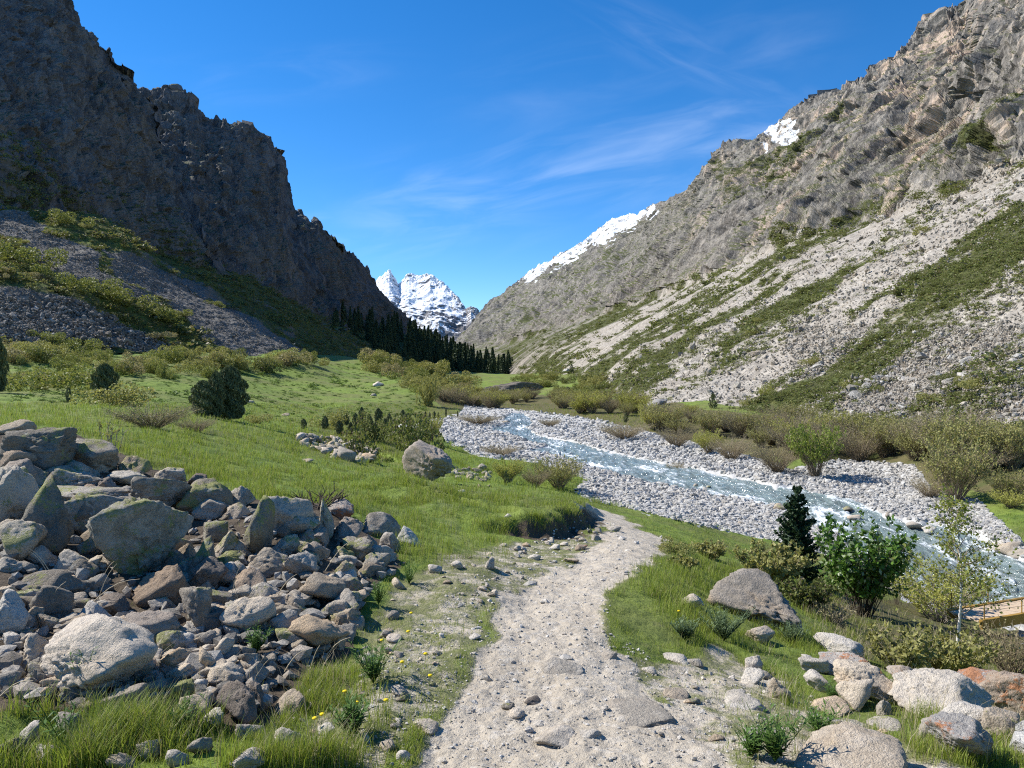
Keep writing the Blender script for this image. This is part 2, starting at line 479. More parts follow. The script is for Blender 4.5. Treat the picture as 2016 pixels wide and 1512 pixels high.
# ---- ground material
M_ground, t = mat('ground')
pos = t.n('ShaderNodeNewGeometry').outputs['Position']
at_ = t.n('ShaderNodeAttribute', attribute_name='mask')
sc = t.n('ShaderNodeSeparateColor'); t.t.links.new(at_.outputs['Color'], sc.inputs[0])
mR, mG, mB, mA = sc.outputs[0], sc.outputs[1], sc.outputs[2], at_.outputs['Alpha']
n_big = t.noise(pos, .12, 4, .6); n_mid = t.noise(pos, 1.3, 5, .65); n_fine = t.noise(pos, 9, 4, .7); n_vf = t.noise(pos, 45, 3, .7)
g1 = t.mix(t.step(n_mid, .35, .65), (.125, .185, .028), (.195, .265, .045))
g2 = t.mix(t.step(n_big, .40, .62), g1, (.16, .18, .05))
g2 = t.mix(t.step(t.math('ADD', mA, t.math('MULTIPLY', t.math('SUBTRACT', n_mid, .5), .8)), .3, .7), g2, t.mix(n_fine, (.085, .07, .035), (.15, .135, .055)))
g3 = t.mix(t.step(n_fine, .52, .72, 0, .55), g2, (.035, .06, .012))
g3 = t.mix(t.step(t.noise(pos, 3.1, 5, .7), .56, .72, 0, .5), g3, (.20, .19, .085))
g3 = t.mix(t.step(t.noise(pos, .55, 6, .72), .50, .68, 0, .6), g3, (.055, .095, .018))
g3 = t.mix(t.step(mR, .08, .40, 0, .8), g3, t.mix(n_fine, (.13, .145, .045), (.27, .245, .15)))
dirt = t.mix(t.step(n_mid, .3, .7), (.395, .338, .258), (.485, .422, .33))
dirt = t.mix(t.step(n_vf, .40, .7, 0, .45), dirt, (.52, .47, .395))
dirt = t.mix(t.step(n_fine, .60, .80, 0, .28), dirt, (.34, .30, .24))
vor = t.voro(pos, 26, 'F1', 'Color'); vs = t.n('ShaderNodeSeparateColor'); t.t.links.new(vor, vs.inputs[0])
dirt = t.mix(t.step(vs.outputs[0], .80, .86, 0, .7), dirt, (.52, .47, .395))
grv = t.mix(n_vf, (.34, .33, .31), (.62, .61, .58))
# patchy transition grass <-> trodden dirt
edge = t.math('ADD', mR, t.math('MULTIPLY', t.math('SUBTRACT', t.noise(pos, 2.6, 7, .75), .5), 1.7))
edge = t.math('ADD', edge, t.math('MULTIPLY', t.math('SUBTRACT', n_fine, .5), .5))
pf = t.step(edge, .32, .66)
col = t.mix(pf, g3, dirt)
gf = t.step(t.math('ADD', mG, t.math('MULTIPLY', t.math('SUBTRACT', n_mid, .5), .6)), .4, .6)
col = t.mix(gf, col, grv)
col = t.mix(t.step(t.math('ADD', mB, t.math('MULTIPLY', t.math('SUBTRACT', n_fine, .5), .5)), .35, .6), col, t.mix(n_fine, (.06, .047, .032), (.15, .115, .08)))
t.t.links.new(col, t.b.inputs['Base Color'])
pebb = t.voro(pos, 34, 'SMOOTH_F1')
hgt = t.math('ADD', t.math('MULTIPLY', n_fine, t.math('SUBTRACT', .6, t.math('MULTIPLY', pf, .48))), t.math('ADD', t.math('MULTIPLY', t.noise(pos, 110, 3, .75), .40), t.math('ADD', t.math('MULTIPLY', n_vf, .35), t.math('MULTIPLY', t.math('SUBTRACT', 1.0, pebb), .30))))
bump(t, t.math('MULTIPLY', hgt, t.math('SUBTRACT', 1.0, t.math('MULTIPLY', pf, .30))), .05, .8)
DRYZONE = [(840,785),(900,768),(1000,770),(1260,790),(1420,805),(1700,842),(2016,870),(2400,880),(2400,1050),(1990,985),(1850,960),(1640,905),(1450,905),(1300,880),(1150,830),(1000,806),(880,812)]
PILE = [(-300,850),(0,850),(140,855),(350,938),(480,980),(620,985),(765,1072),(790,1112),(715,1180),(690,1290),(620,1335),(530,1430),(300,1430),(200,1400),(-300,1420)]
m_dry = blur(soft(DRYZONE, .8), 3) * .8
m_dry = np.maximum(m_dry, blur(soft([(640,800),(830,790),(900,815),(880,870),(760,890),(620,850)], .8), 2) * .5)
m_dry = np.maximum(m_dry, blur(soft([(1600,1160),(1760,1180),(2100,1230),(2100,1340),(1760,1330),(1640,1250)], .6), 2) * .7)
m_dry = np.maximum(m_dry, blur(soft([(880,728),(1120,735),(1130,762),(880,762)], .6), 2) * .35)
m_gapshade = blur(soft(PILE, .3), 3)
m_soil_gapshade = np.maximum(m_soil_gapshade, m_gapshade * .95)  # bank soil, plus heap ground painted dark as shade in the boulder gaps
mask = np.stack((m_path, m_gravel, m_soil_gapshade, np.maximum(m_rockp * .6, m_dry)), -1)
ground = obj('ground', meshdata('ground', np.c_[gx, gyy, gz], quads, [M_ground], attrs={'mask': mask}), kind='structure', label='grassy valley floor crossed by a pale trodden gravel trail')

# ------------------------------------------------------------------ river: a ribbon at water level over the carved bed
near_sh = np.array([(2900,1600),(2500,1435),(2016,1225),(1850,1185),(1720,1112),(1620,1045),(1535,1002),(1400,977),(1250,947),(1150,920),(1090,902),(1040,889),(1030,880),(1015,868),(985,858),(950,846),(975,838),(985,828),(985,818),(960,812),(925,808)], float)
far_sh = np.array([(2900,1350),(2500,1225),(2016,1085),(1960,1055),(1890,1030),(1770,1012),(1650,976),(1550,952),(1400,920),(1260,895),(1190,876),(1130,862),(1100,857),(1080,852),(1062,846),(1050,838),(1055,830),(1050,820),(1035,811),(1000,807),(950,803)], float)
s = np.linspace(0, len(near_sh) - 1, 760); kk = np.arange(len(near_sh))
A = np.stack([np.interp(s, kk, near_sh[:, i]) for i in (0, 1)], -1)
B = np.stack([np.interp(s, kk, far_sh[:, i]) for i in (0, 1)], -1)
PA, PB = at(A[:, 0], A[:, 1], wd(A[:, 1])), at(B[:, 0], B[:, 1], wd(B[:, 1]))
q = np.linspace(0, 1, 70)
RV = (PA[:, None] * (1 - q[None, :, None]) + PB[:, None] * q[None, :, None])
along = np.r_[0, np.cumsum(np.linalg.norm(np.diff(RV[:, 35], axis=0), axis=1))]
flow = np.stack((np.broadcast_to(along[:, None], RV.shape[:2]), (q[None] - .5) * np.linalg.norm(PB - PA, axis=1)[:, None], np.zeros(RV.shape[:2])), -1).reshape(-1, 3)
RV = RV.reshape(-1, 3)
RV[:, 2] = zr(RV[:, 1])
ch = ridged(flow * np.array([.55, 1.1, 1]) + .6 * fbm(flow * .4, 2, 5)[:, None], 4, 51, .55)
RV[:, 2] += .11 * ch + .06 * fbm(flow * np.array([1.6, 2.6, 1]), 3, 53)
foam = np.clip(.5 + .42 * ch + .5 * fbm(flow * np.array([.16, .5, 1]), 3, 55), 0, 1.6)
ri = np.arange(len(RV)).reshape(760, 70)
rq = np.stack((ri[:-1, :-1], ri[1:, :-1], ri[1:, 1:], ri[:-1, 1:]), -1).reshape(-1, 4)
M_water, t = mat('water')
fl = t.n('ShaderNodeAttribute', attribute_name='flow')
fo = t.n('ShaderNodeAttribute', attribute_name='foam')
v1 = t.scale(fl.outputs['Vector'], (.9, 2.6, 1))
v2 = t.scale(fl.outputs['Vector'], (3.2, 6.5, 1))
na = t.noise(v1, 1.0, 6, .68, .8); nb = t.noise(v2, 1.0, 5, .7, .6)
fm = t.math('ADD', t.math('MULTIPLY', fo.outputs['Fac'], .55), t.math('ADD', t.math('MULTIPLY', na, .75), t.math('MULTIPLY', nb, .55)))
ff = t.step(fm, 1.18, 1.46)
wcol = t.mix(t.step(na, .35, .65), (.135, .18, .172), (.235, .29, .275))
t.t.links.new(t.mix(ff, wcol, (.80, .84, .85)), t.b.inputs['Base Color'])
t.t.links.new(t.step(ff, 0, 1, .12, .7), t.b.inputs['Roughness'])
t.b.inputs['Specular IOR Level'].default_value = .5
bump(t, t.math('ADD', t.math('MULTIPLY', na, .7), t.math('MULTIPLY', nb, .5)), .22, .9)
fattr = np.c_[flow, np.ones(len(flow))]
river = obj('river', meshdata('river', RV, rq, [M_water], attrs={'flow': fattr, 'foam': foam}), kind='structure', label='shallow glacial river with white rapids between pale gravel bars')

# ------------------------------------------------------------------ mountains
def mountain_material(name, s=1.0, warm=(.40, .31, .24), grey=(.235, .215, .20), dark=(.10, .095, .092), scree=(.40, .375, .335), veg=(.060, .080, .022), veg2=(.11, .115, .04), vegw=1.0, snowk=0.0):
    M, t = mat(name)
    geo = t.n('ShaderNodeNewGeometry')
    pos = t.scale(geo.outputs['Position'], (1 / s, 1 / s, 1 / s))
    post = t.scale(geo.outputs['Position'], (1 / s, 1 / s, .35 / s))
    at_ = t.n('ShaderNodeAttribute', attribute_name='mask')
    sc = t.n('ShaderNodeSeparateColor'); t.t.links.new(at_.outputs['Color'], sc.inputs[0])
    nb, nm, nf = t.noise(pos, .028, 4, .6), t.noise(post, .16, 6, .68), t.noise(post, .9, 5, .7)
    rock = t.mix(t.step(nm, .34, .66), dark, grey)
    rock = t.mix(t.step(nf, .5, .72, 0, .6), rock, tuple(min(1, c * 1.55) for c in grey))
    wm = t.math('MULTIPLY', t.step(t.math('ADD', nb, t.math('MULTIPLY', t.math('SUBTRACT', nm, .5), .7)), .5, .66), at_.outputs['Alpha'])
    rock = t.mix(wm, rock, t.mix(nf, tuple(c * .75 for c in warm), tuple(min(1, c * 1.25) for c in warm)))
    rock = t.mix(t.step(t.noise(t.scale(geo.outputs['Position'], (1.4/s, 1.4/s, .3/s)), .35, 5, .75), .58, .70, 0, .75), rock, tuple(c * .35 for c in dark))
    nsep = t.n('ShaderNodeSeparateXYZ'); t.t.links.new(geo.outputs['Normal'], nsep.inputs[0])
    ledge = t.step(t.math('ADD', nsep.outputs[2], t.math('MULTIPLY', t.math('SUBTRACT', nm, .5), .9)), .56, .76)
    ledge = t.math('MULTIPLY', ledge, t.step(nb, .38, .56, .15, vegw))
    grs = t.mix(t.step(nf, .35, .65), veg, veg2)
    rock = t.mix(ledge, rock, grs)
    vsc = t.n('ShaderNodeSeparateColor'); t.t.links.new(t.voro(pos, .55, 'F1', 'Color'), vsc.inputs[0])
    vsd = t.n('ShaderNodeSeparateColor'); t.t.links.new(t.voro(pos, 1.6, 'F1', 'Color'), vsd.inputs[0])
    st = t.mix(vsc.outputs[0], tuple(c * .62 for c in scree), tuple(min(1, c * 1.3) for c in scree))
    st = t.mix(t.math('MULTIPLY', vsd.outputs[1], .6), st, t.mix(vsd.outputs[0], tuple(c * .45 for c in scree), tuple(min(1, c * 1.4) for c in scree)))
    st = t.mix(t.step(t.noise(pos, .06, 3, .6), .40, .66, 0, .5), st, tuple(c * k for c, k in zip(scree, (.78, .74, .70))))
    c = t.mix(t.step(t.math('ADD', sc.outputs[1], t.math('MULTIPLY', t.math('SUBTRACT', nf, .5), .9)), .38, .62), rock, st)
    c = t.mix(t.step(t.math('ADD', sc.outputs[0], t.math('MULTIPLY', t.math('SUBTRACT', nf, .5), 1.2)), .36, .66), c, t.mix(t.step(nm, .4, .6), grs, t.mix(nf, veg, (.085, .072, .045))))
    sn = t.math('ADD', sc.outputs[2], t.math('MULTIPLY', t.math('SUBTRACT', nf, .5), .9))
    sn = t.math('ADD', sn, t.math('MULTIPLY', t.math('SUBTRACT', nsep.outputs[2], .45), snowk))
    c = t.mix(t.step(sn, .47, .60), c, (.86, .88, .91))
    t.t.links.new(c, t.b.inputs['Base Color'])
    t.b.inputs['Specular IOR Level'].default_value = .1
    h = t.math('ADD', t.math('MULTIPLY', nf, .5), t.math('ADD', t.math('MULTIPLY', vsd.outputs[2], .35), t.math('MULTIPLY', nm, .7)))
    bump(t, h, 1.6 * s, .75)
    return M

def curve(pts):
    pts = np.array(pts, float)
    def f(px):
        return np.interp(px, pts[:, 0], pts[:, 1]), np.exp(np.interp(px, pts[:, 0], np.log(pts[:, 2])))
    return f
def loft(cols, curves, rows, back=(1.25, -.35)):
    """rows of points between picture-surveyed curves, plus a far side falling away behind the last one"""
    L = []
    pts = [at(cols, *c(cols)) for c in curves]
    for a, b, n in zip(pts[:-1], pts[1:], rows):
        for k in range(n): L.append(a + (b - a) * (k / n))
    top = pts[-1]
    L.append(top)
    tt = []
    for k, (f, dz) in enumerate(((1.04, .03), (1.12, .15), (1.35, .5))):
        P = top * np.array([f, f, 1.0]); P[:, 2] = top[:, 2] - np.abs(top[:, 2]) * dz - 2 * k
        L.append(P)
    G = np.stack(L)                                             # rows, cols, 3
    v = np.concatenate([np.full(n, i, float) + np.arange(n) / n for i, n in enumerate(rows)] + [np.full(4, len(rows))])
    return G, np.broadcast_to(v[:, None], G.shape[:2])
def normals(G):
    du = np.gradient(G, axis=1); dv = np.gradient(G, axis=0)
    n = np.cross(du, dv)
    return n / np.maximum(np.linalg.norm(n, axis=-1, keepdims=True), 1e-9)
def grid_faces(r, c):
    i = np.arange(r * c).reshape(r, c)
    return np.stack((i[:-1, :-1], i[:-1, 1:], i[1:, 1:], i[1:, :-1]), -1).reshape(-1, 4)
def rock_disp(P, s, seed, big=0.0, fine=1.0):
    blk = 1.0 if fine else .3
    p = P / s
    p = p + 9 * np.stack([fbm(p / 60, 2, seed + k) for k in (1, 2, 3)], -1)
    q = p * np.array([1, 1, .42], np.float32)
    g = p * np.array([1, 1, .16], np.float32)
    q = p * np.array([1, 1, .30], np.float32)
    j = (p @ np.array([[.9, .1, .42], [-.1, 1, .2], [-.35, -.2, .9]], np.float32)) * np.array([1, 1, .5], np.float32)      # a second, tilted set of joints
    d = 8.5 * ridged(g / 85, 3, seed + 21) + 4.2 * ridged(q / 42, 3, seed) + blk * (3.4 * facet(q / 15, seed + 7) + 2.3 * facet(j / 7, seed + 9)) + (1.5 * facet(q / 3.2, seed + 11) + .9 * facet(j / 1.5, seed + 13)) * fine + (big * ridged(g / 190, 2, seed + 23) if big else 0)
    return d * s

def build_mountain(name, cols, curves, rows, s, seed, material, cliff, masks, label, amp=1.0, scree_amp=.5, spire=1.0, smooth=False, big=0.0, fine=1.0):
    G, v = loft(cols, curves, rows)
    r, c = G.shape[:2]
    N = normals(G).reshape(-1, 3); P = G.reshape(-1, 3); v = v.ravel()
    px, py = proj(P)
    k = cliff(v, px, py, P)                                       # 1 = bare cliff, 0 = loose slope
    wob = fbm(P / (28 * s), 4, seed + 70)
    d = blur(rock_disp(P, s, seed, big, fine), 1, (r, c)) * k * amp + (1 - k) * scree_amp * s * (2.2 * fbm(P / (30 * s), 3, seed + 40) + .7 * fbm(P / (4 * s), 3, seed + 41))
    wk = k.clip(0, 1) * np.ones(len(P)); d = d - (d * wk).sum() / max(wk.sum(), 1) * wk
    N2 = N * np.array([1, 1, .55]); N2 /= np.linalg.norm(N2, axis=1, keepdims=True)
    Q = P + N2 * d[:, None]
    top = np.clip((v - (len(rows) - .16)) / .16, 0, 1) * (k > .5)
    Q[:, 2] += spire * s * top * (7 * np.maximum(ridged(P * np.array([1, 1, 0]) / (11 * s), 3, seed + 60), -.2) + 3.5 * np.maximum(facet(P * np.array([1, 1, 0]) / (4.5 * s), seed + 61), -.3) - 2.5)
    mk_ = masks(v, px + wob * 16, py + fbm(P / (22 * s), 4, seed + 71) * 16, P, k)
    me = meshdata(name, Q, grid_faces(r, c), [material], attrs={'mask': mk_}, smooth=smooth)
    o = obj(name, me, kind='structure', label=label)
    return o, Q.reshape(r, c, 3), mk_.reshape(r, c, 4), N.reshape(r, c, 3)
def stack4(v, scree, snow, warm):
    return np.stack([np.clip(np.broadcast_to(a, v.shape), 0, 1) for a in (v, scree, snow, warm)], -1).astype(np.float32)

# -- right wall: scree fans and bushes below, broken cliffs above, snow on the far shoulder
R_base = curve([(880,705,1050),(905,700,1000),(960,722,820),(1000,748,640),(1100,762,310),(1260,806,134),(1400,806,108),(1550,826,90),(1700,840,74),(1850,856,62),(2016,870,53),(2500,930,42),(3000,960,38)])
R_foot = curve([(880,694,1400),(905,690,1300),(1000,676,1050),(1100,645,830),(1250,600,600),(1400,545,400),(1560,470,300),(1700,440,238),(1850,385,190),(2016,320,155),(2500,120,125),(3000,0,115)])
R_ridge = curve([(880,690,2400),(905,680,2350),(925,655,2350),(945,626,2300),(975,592,2250),(1000,576,2200),(1034,550,2150),(1060,528,2100),(1090,512,2050),(1130,494,1980),(1165,470,1900),(1180,455,1880),(1205,436,1820),(1240,428,1700),(1280,420,1500),(1300,408,1350),(1340,386,1180),(1380,366,1060),(1400,346,1000),(1440,312,920),(1465,294,880),(1490,284,840),(1520,276,820),(1560,255,780),(1600,226,730),(1650,190,680),(1700,160,640),(1760,124,590),(1800,112,560),(1830,96,540),(1870,58,510),(1905,52,490),(1916,76,470),(1926,22,440),(1940,-5,430),(2016,-90,400),(2300,-420,370),(3000,-900,330)])
SCREE_R = [[(2060,300),(1930,350),(1880,400),(1800,480),(1700,540),(1600,610),(1480,700),(1350,770),(1255,805),(1400,815),(1480,770),(1560,720),(1640,650),(1720,600),(1800,545),(1880,480),(2060,370)],
           [(1840,330),(1800,420),(1812,450),(1860,400),(1850,340)],
           [(1560,460),(1470,512),(1330,590),(1180,668),(1100,726),(1130,730),(1240,668),(1360,600),(1500,520)],
           [(1640,520),(1480,600),(1370,680),(1290,745),(1310,750),(1400,690),(1500,615),(1640,540)],
           [(1600,848),(1650,800),(1720,740),(1790,690),(1850,630),(1950,545),(2060,470),(2600,300),(2600,1000),(2060,900)],
           [(1760,580),(1660,655),(1570,730),(1590,740),(1690,665),(1780,600)],
           [(1830,365),(1740,430),(1640,490),(1560,540),(1570,560),(1690,490),(1800,420)]]
VEG_R = [[(1560,460),(1700,450),(1780,400),(1830,385),(1800,430),(1690,470),(1560,575),(1440,670),(1290,770),(1150,790),(1080,760),(1180,690),(1330,600),(1500,500)],
         [(2040,360),(1960,400),(1860,500),(1740,580),(1640,660),(1540,770),(1440,800),(1640,820),(1660,770),(1740,690),(1850,610),(2040,480)],
         [(1040,760),(1060,715),(1150,690),(1250,640),(1320,660),(1280,780),(1150,800)],
         [(1600,455),(1660,430),(1850,300),(1990,250),(2040,200),(2040,270),(1900,330),(1720,450)],
         [(1420,330),(1560,300),(1700,230),(1740,180),(1700,260),(1600,330),(1500,400),(1440,420)]]
SNOW_R = [[(1030,560),(1060,520),(1110,500),(1165,465),(1185,445),(1230,420),(1300,405),(1290,430),(1265,445),(1240,452),(1215,470),(1190,490),(1180,480),(1165,487),(1130,520),(1090,535),(1060,552)],
          [(1532,274),(1574,250),(1568,266),(1548,286),(1530,288)],[(1498,292),(1518,296),(1516,308),(1503,304)]]
def R_cliff(v, px, py, P):
    k = np.clip((v - .93) / .12, 0, 1)
    return k * k * (3 - 2 * k) * np.clip(.8 + .3 * fbm(P / 120, 2, 5), .5, 1)
def R_masks(v, px, py, P, k):
    s = np.zeros(len(v)); g = np.zeros(len(v)); n = np.zeros(len(v))
    low = v < 1.0
    y = P[:, 1]
    band = fbm(np.stack((P[:, 0] * .012, np.log(y) * 9.0, P[:, 2] * .012), -1), 5, 77, .6)       # fall-line stripes
    for p in SCREE_R: s = np.maximum(s, inpoly(px, py, p))
    for p in VEG_R: g = np.maximum(g, inpoly(px, py, p))
    bush = fbm(P / 14, 3, 78)
    lowg = np.where(low, np.clip(.52 + 1.1 * band + .5 * bush, 0, 1), 0)
    lows = np.where(low, np.clip(.60 - 1.1 * band, 0, 1), 0) * np.clip(1.25 - y / 900, .25, 1)
    s2 = np.clip(np.where(low, np.maximum(lows * .9, s * .9) + .25 * np.clip(1.3 - y / 700, 0, 1), s * .55), 0, 1)
    g2 = np.clip(np.where(s > 0, lowg * .5 - .08, np.where(g > 0, .60 + .65 * bush + .5 * band, lowg * .75)), 0, 1) * np.where(low, 1, .85)
    for p in SNOW_R: n = np.maximum(n, inpoly(px, py, p))
    warm = np.clip((px - 1250) / 350, .12, 1)
    return stack4(g2, s2, n * (.50 + .35 * np.clip(bush + .5, 0, 1)), warm)
M_right = mountain_material('mountain_rock', 1.0, warm=(.50, .385, .295), grey=(.31, .283, .247), dark=(.105, .096, .085), scree=(.37, .34, .295), vegw=.95)
colsR = np.concatenate((np.linspace(880, 1580, 480, endpoint=False), np.linspace(1580, 2040, 560), np.linspace(2050, 3000, 60)))
mR_o, mR_Q, mR_M, mR_N = build_mountain('mountain', colsR, [R_base, R_foot, R_ridge], [330, 520], 1.0, 200, M_right, R_cliff, R_masks, 'sunlit rocky mountainside with pale scree fans and bushy green strips', amp=1.0, spire=.6, big=12.0)

# -- far snowy peak closing the valley
P_base = curve([(640,700,4000),(900,720,3900),(1010,720,3900)])
P_mid = curve([(640,640,4700),(735,610,4750),(800,640,4500),(850,665,4350),(900,690,4250),(1010,700,4200)])
P_ridge = curve([(640,600,5400),(700,580,5300),(730,560,5250),(742,551,5230),(752,545,5210),(760,537,5200),(766,534,5200),(773,540,5200),(780,553,5220),(786,559,5240),(794,551,5230),(805,546,5200),(820,548,5180),(838,543,5150),(846,541,5120),(855,547,5100),(866,555,5050),(878,567,5000),(890,583,4950),(905,600,4850),(918,612,4800),(927,606,4780),(936,612,4780),(945,622,4800),(960,640,4850),(1010,680,4900)])
def P_cliff(v, px, py, P): return np.clip(.35 + v * .5, 0, 1)
def P_masks(v, px, py, P, k):
    z = P[:, 2]
    h = np.clip((z - 230) / 430, 0, 1)
    lee = fbm(P / 130, 4, 300)
    left = np.clip((950 - px) / 150, 0, 1)
    return stack4(0 * z, 0 * z, .19 + .50 * h + .18 * lee + .06 * left, 0 * z + .15)
M_peak = mountain_material('snowy_rock', 26.0, grey=(.24, .235, .235), dark=(.14, .14, .15), vegw=0.0, snowk=.7)
build_mountain('mountain', np.linspace(640, 1010, 420), [P_base, P_mid, P_ridge], [110, 240], 3.6, 400, M_peak, P_cliff, P_masks, 'distant jagged peak streaked with snow at the head of the valley', amp=.85, spire=.4, fine=0.0, smooth=False)

# -- left wall: three cliff buttresses one behind the other and the slopes at their feet
M_left = mountain_material('shade_toned_cliff_rock', 1.0, warm=(.21, .17, .14), grey=(.185, .182, .182), dark=(.085, .084, .086), vegw=.7)  # rock colour darkened and cooled: the wall's shade is put into it
def C_cliff(v, px, py, P): return np.clip((v + .05) / .12, 0, 1)
def C_masks(v, px, py, P, k):
    n = 0 * v
    g = np.clip(.55 - v * 1.6 + .7 * fbm(P / 40, 3, 501), 0, 1)
    g = np.where(v < .22, g, g * .3)
    return stack4(g * .55, 0 * v, n, .22 + 0 * v)
L1_foot = curve([(-700,400,150),(-500,310,165),(0,440,190),(100,450,212),(200,475,235),(300,515,285),(400,560,320),(430,580,330)])
L1_ridge = curve([(-700,-500,250),(-500,-420,270),(-200,-220,310),(0,-95,345),(100,-25,370),(132,0,378),(150,38,380),(185,76,384),(205,92,386),(222,97,388),(240,114,390),(270,122,393),(285,146,396),(305,172,400),(322,188,403),(335,210,400),(347,246,392),(358,300,380),(368,350,370),(385,420,355),(402,480,340),(430,545,332)])
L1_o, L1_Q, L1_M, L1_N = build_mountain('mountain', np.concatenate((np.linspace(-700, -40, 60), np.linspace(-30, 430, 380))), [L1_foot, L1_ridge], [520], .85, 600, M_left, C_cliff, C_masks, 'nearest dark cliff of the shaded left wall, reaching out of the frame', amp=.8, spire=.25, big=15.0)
L2_foot = curve([(250,500,320),(300,520,330),(400,550,350),(500,590,395),(560,620,435),(640,660,500),(680,680,520)])
L2_ridge = curve([(250,215,520),(300,196,525),(330,188,530),(345,186,530),(362,200,530),(375,206,530),(382,218,530),(403,240,535),(412,238,535),(430,243,540),(440,239,540),(452,246,545),(470,250,550),(488,258,560),(500,272,570),(515,282,580),(530,300,590),(540,296,600),(551,293,605),(553,312,605),(556,345,600),(564,385,590),(578,432,580),(590,456,570),(608,500,560),(650,590,540),(680,665,525)])
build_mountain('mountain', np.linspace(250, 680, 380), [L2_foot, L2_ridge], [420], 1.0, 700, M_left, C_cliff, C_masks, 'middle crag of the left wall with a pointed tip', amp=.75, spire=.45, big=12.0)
L3_foot = curve([(520,600,440),(620,650,490),(700,668,640),(760,670,780),(800,680,860),(850,690,900)])
L3_ridge = curve([(520,380,700),(560,402,720),(585,424,730),(600,427,740),(612,436,750),(625,440,760),(640,460,790),(655,470,820),(675,487,870),(690,500,900),(705,514,920),(720,540,950),(740,566,980),(760,590,1010),(780,612,1030),(800,634,1050),(815,652,1055),(850,688,1060)])
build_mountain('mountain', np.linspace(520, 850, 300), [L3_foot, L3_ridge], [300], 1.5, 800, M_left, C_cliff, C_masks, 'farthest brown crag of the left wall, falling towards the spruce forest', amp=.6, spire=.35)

# slopes under the cliffs
SA_base = curve([(-700,730,84),(-500,712,90),(0,702,104),(330,702,145),(480,704,165),(575,700,184),(600,700,187)])
SA_top = curve([(-700,270,150),(-500,260,160),(0,410,190),(100,420,200),(180,424,208),(240,440,213),(310,514,206),(400,584,198),(480,640,191),(560,684,186),(600,700,184.5)])
DARKSCREE = [[(-600,600),(-600,380),(60,430),(150,480),(230,540),(330,615),(250,590),(120,540),(0,462)],[(170,480),(230,490),(300,510),(400,580),(585,695),(560,705),(480,700),(400,655),(300,585),(230,530)]]
TALUS = [(-400,585),(0,580),(60,590),(120,585),(200,610),(330,668),(345,690),(290,700),(240,688),(180,694),(120,672),(60,676),(0,664),(-400,690)]
GREENPATCH = [(160,420),(250,440),(310,515),(280,510),(200,470)]
def SA_masks(v, px, py, P, k):
    s = np.zeros(len(v))
    for p in DARKSCREE: s = np.maximum(s, inpoly(px, py, p))
    s = np.maximum(s, inpoly(px, py, TALUS))
    b = fbm(P / 9, 3, 901)
    g = np.clip(.75 + .5 * b, 0, 1) * (1 - s)
    return stack4(g, s, 0 * v, 0 * v + .3)
M_slope = mountain_material('slope_cover', .7, scree=(.19, .18, .162), veg=(.075, .10, .024), veg2=(.13, .165, .04))  # scree colour lowered to stand for shadow and grazing light
sA_o, sA_Q, sA_M, sA_N = build_mountain('hillside', np.concatenate((np.linspace(-700, -40, 50), np.linspace(-30, 600, 520))), [SA_base, SA_top], [420], .8, 900, M_slope, lambda v, px, py, P: 0 * v, SA_masks, 'bushy left slope with a boulder field and a grey scree strip', scree_amp=.9, spire=0)
SB_base = curve([(150,720,165),(330,720,172),(480,715,195),(575,745,200),(660,735,255),(740,740,320),(830,748,415),(900,745,520),(1000,757,640),(1060,765,690)])
SB_top = curve([(150,380,300),(300,470,318),(400,505,345),(500,552,392),(560,584,430),(620,616,490),(660,634,560),(700,650,640),(760,654,770),(800,660,850),(850,680,890),(900,702,910),(950,718,900),(1000,738,880),(1060,760,840)])
def SB_masks(v, px, py, P, k):
    b = fbm(P / 12, 3, 951)
    band = fbm(np.stack((P[:, 0] * .006, np.log(P[:, 1]) * 8.0, P[:, 2] * .004), -1), 3, 953)
    s = np.clip(.1 + 1.3 * band, 0, 1) * (px < 680)
    g = np.clip(.8 + .5 * b, 0, 1) * (1 - s)
    return stack4(g, s, 0 * v, 0 * v)
sB_o, sB_Q, sB_M, sB_N = build_mountain('hillside', np.linspace(150, 1060, 600), [SB_base, SB_top], [280], 1.0, 950, M_slope, lambda v, px, py, P: 0 * v, SB_masks, 'darker slope below the left crags, spruce forest on its far end', scree_amp=.9, spire=0)
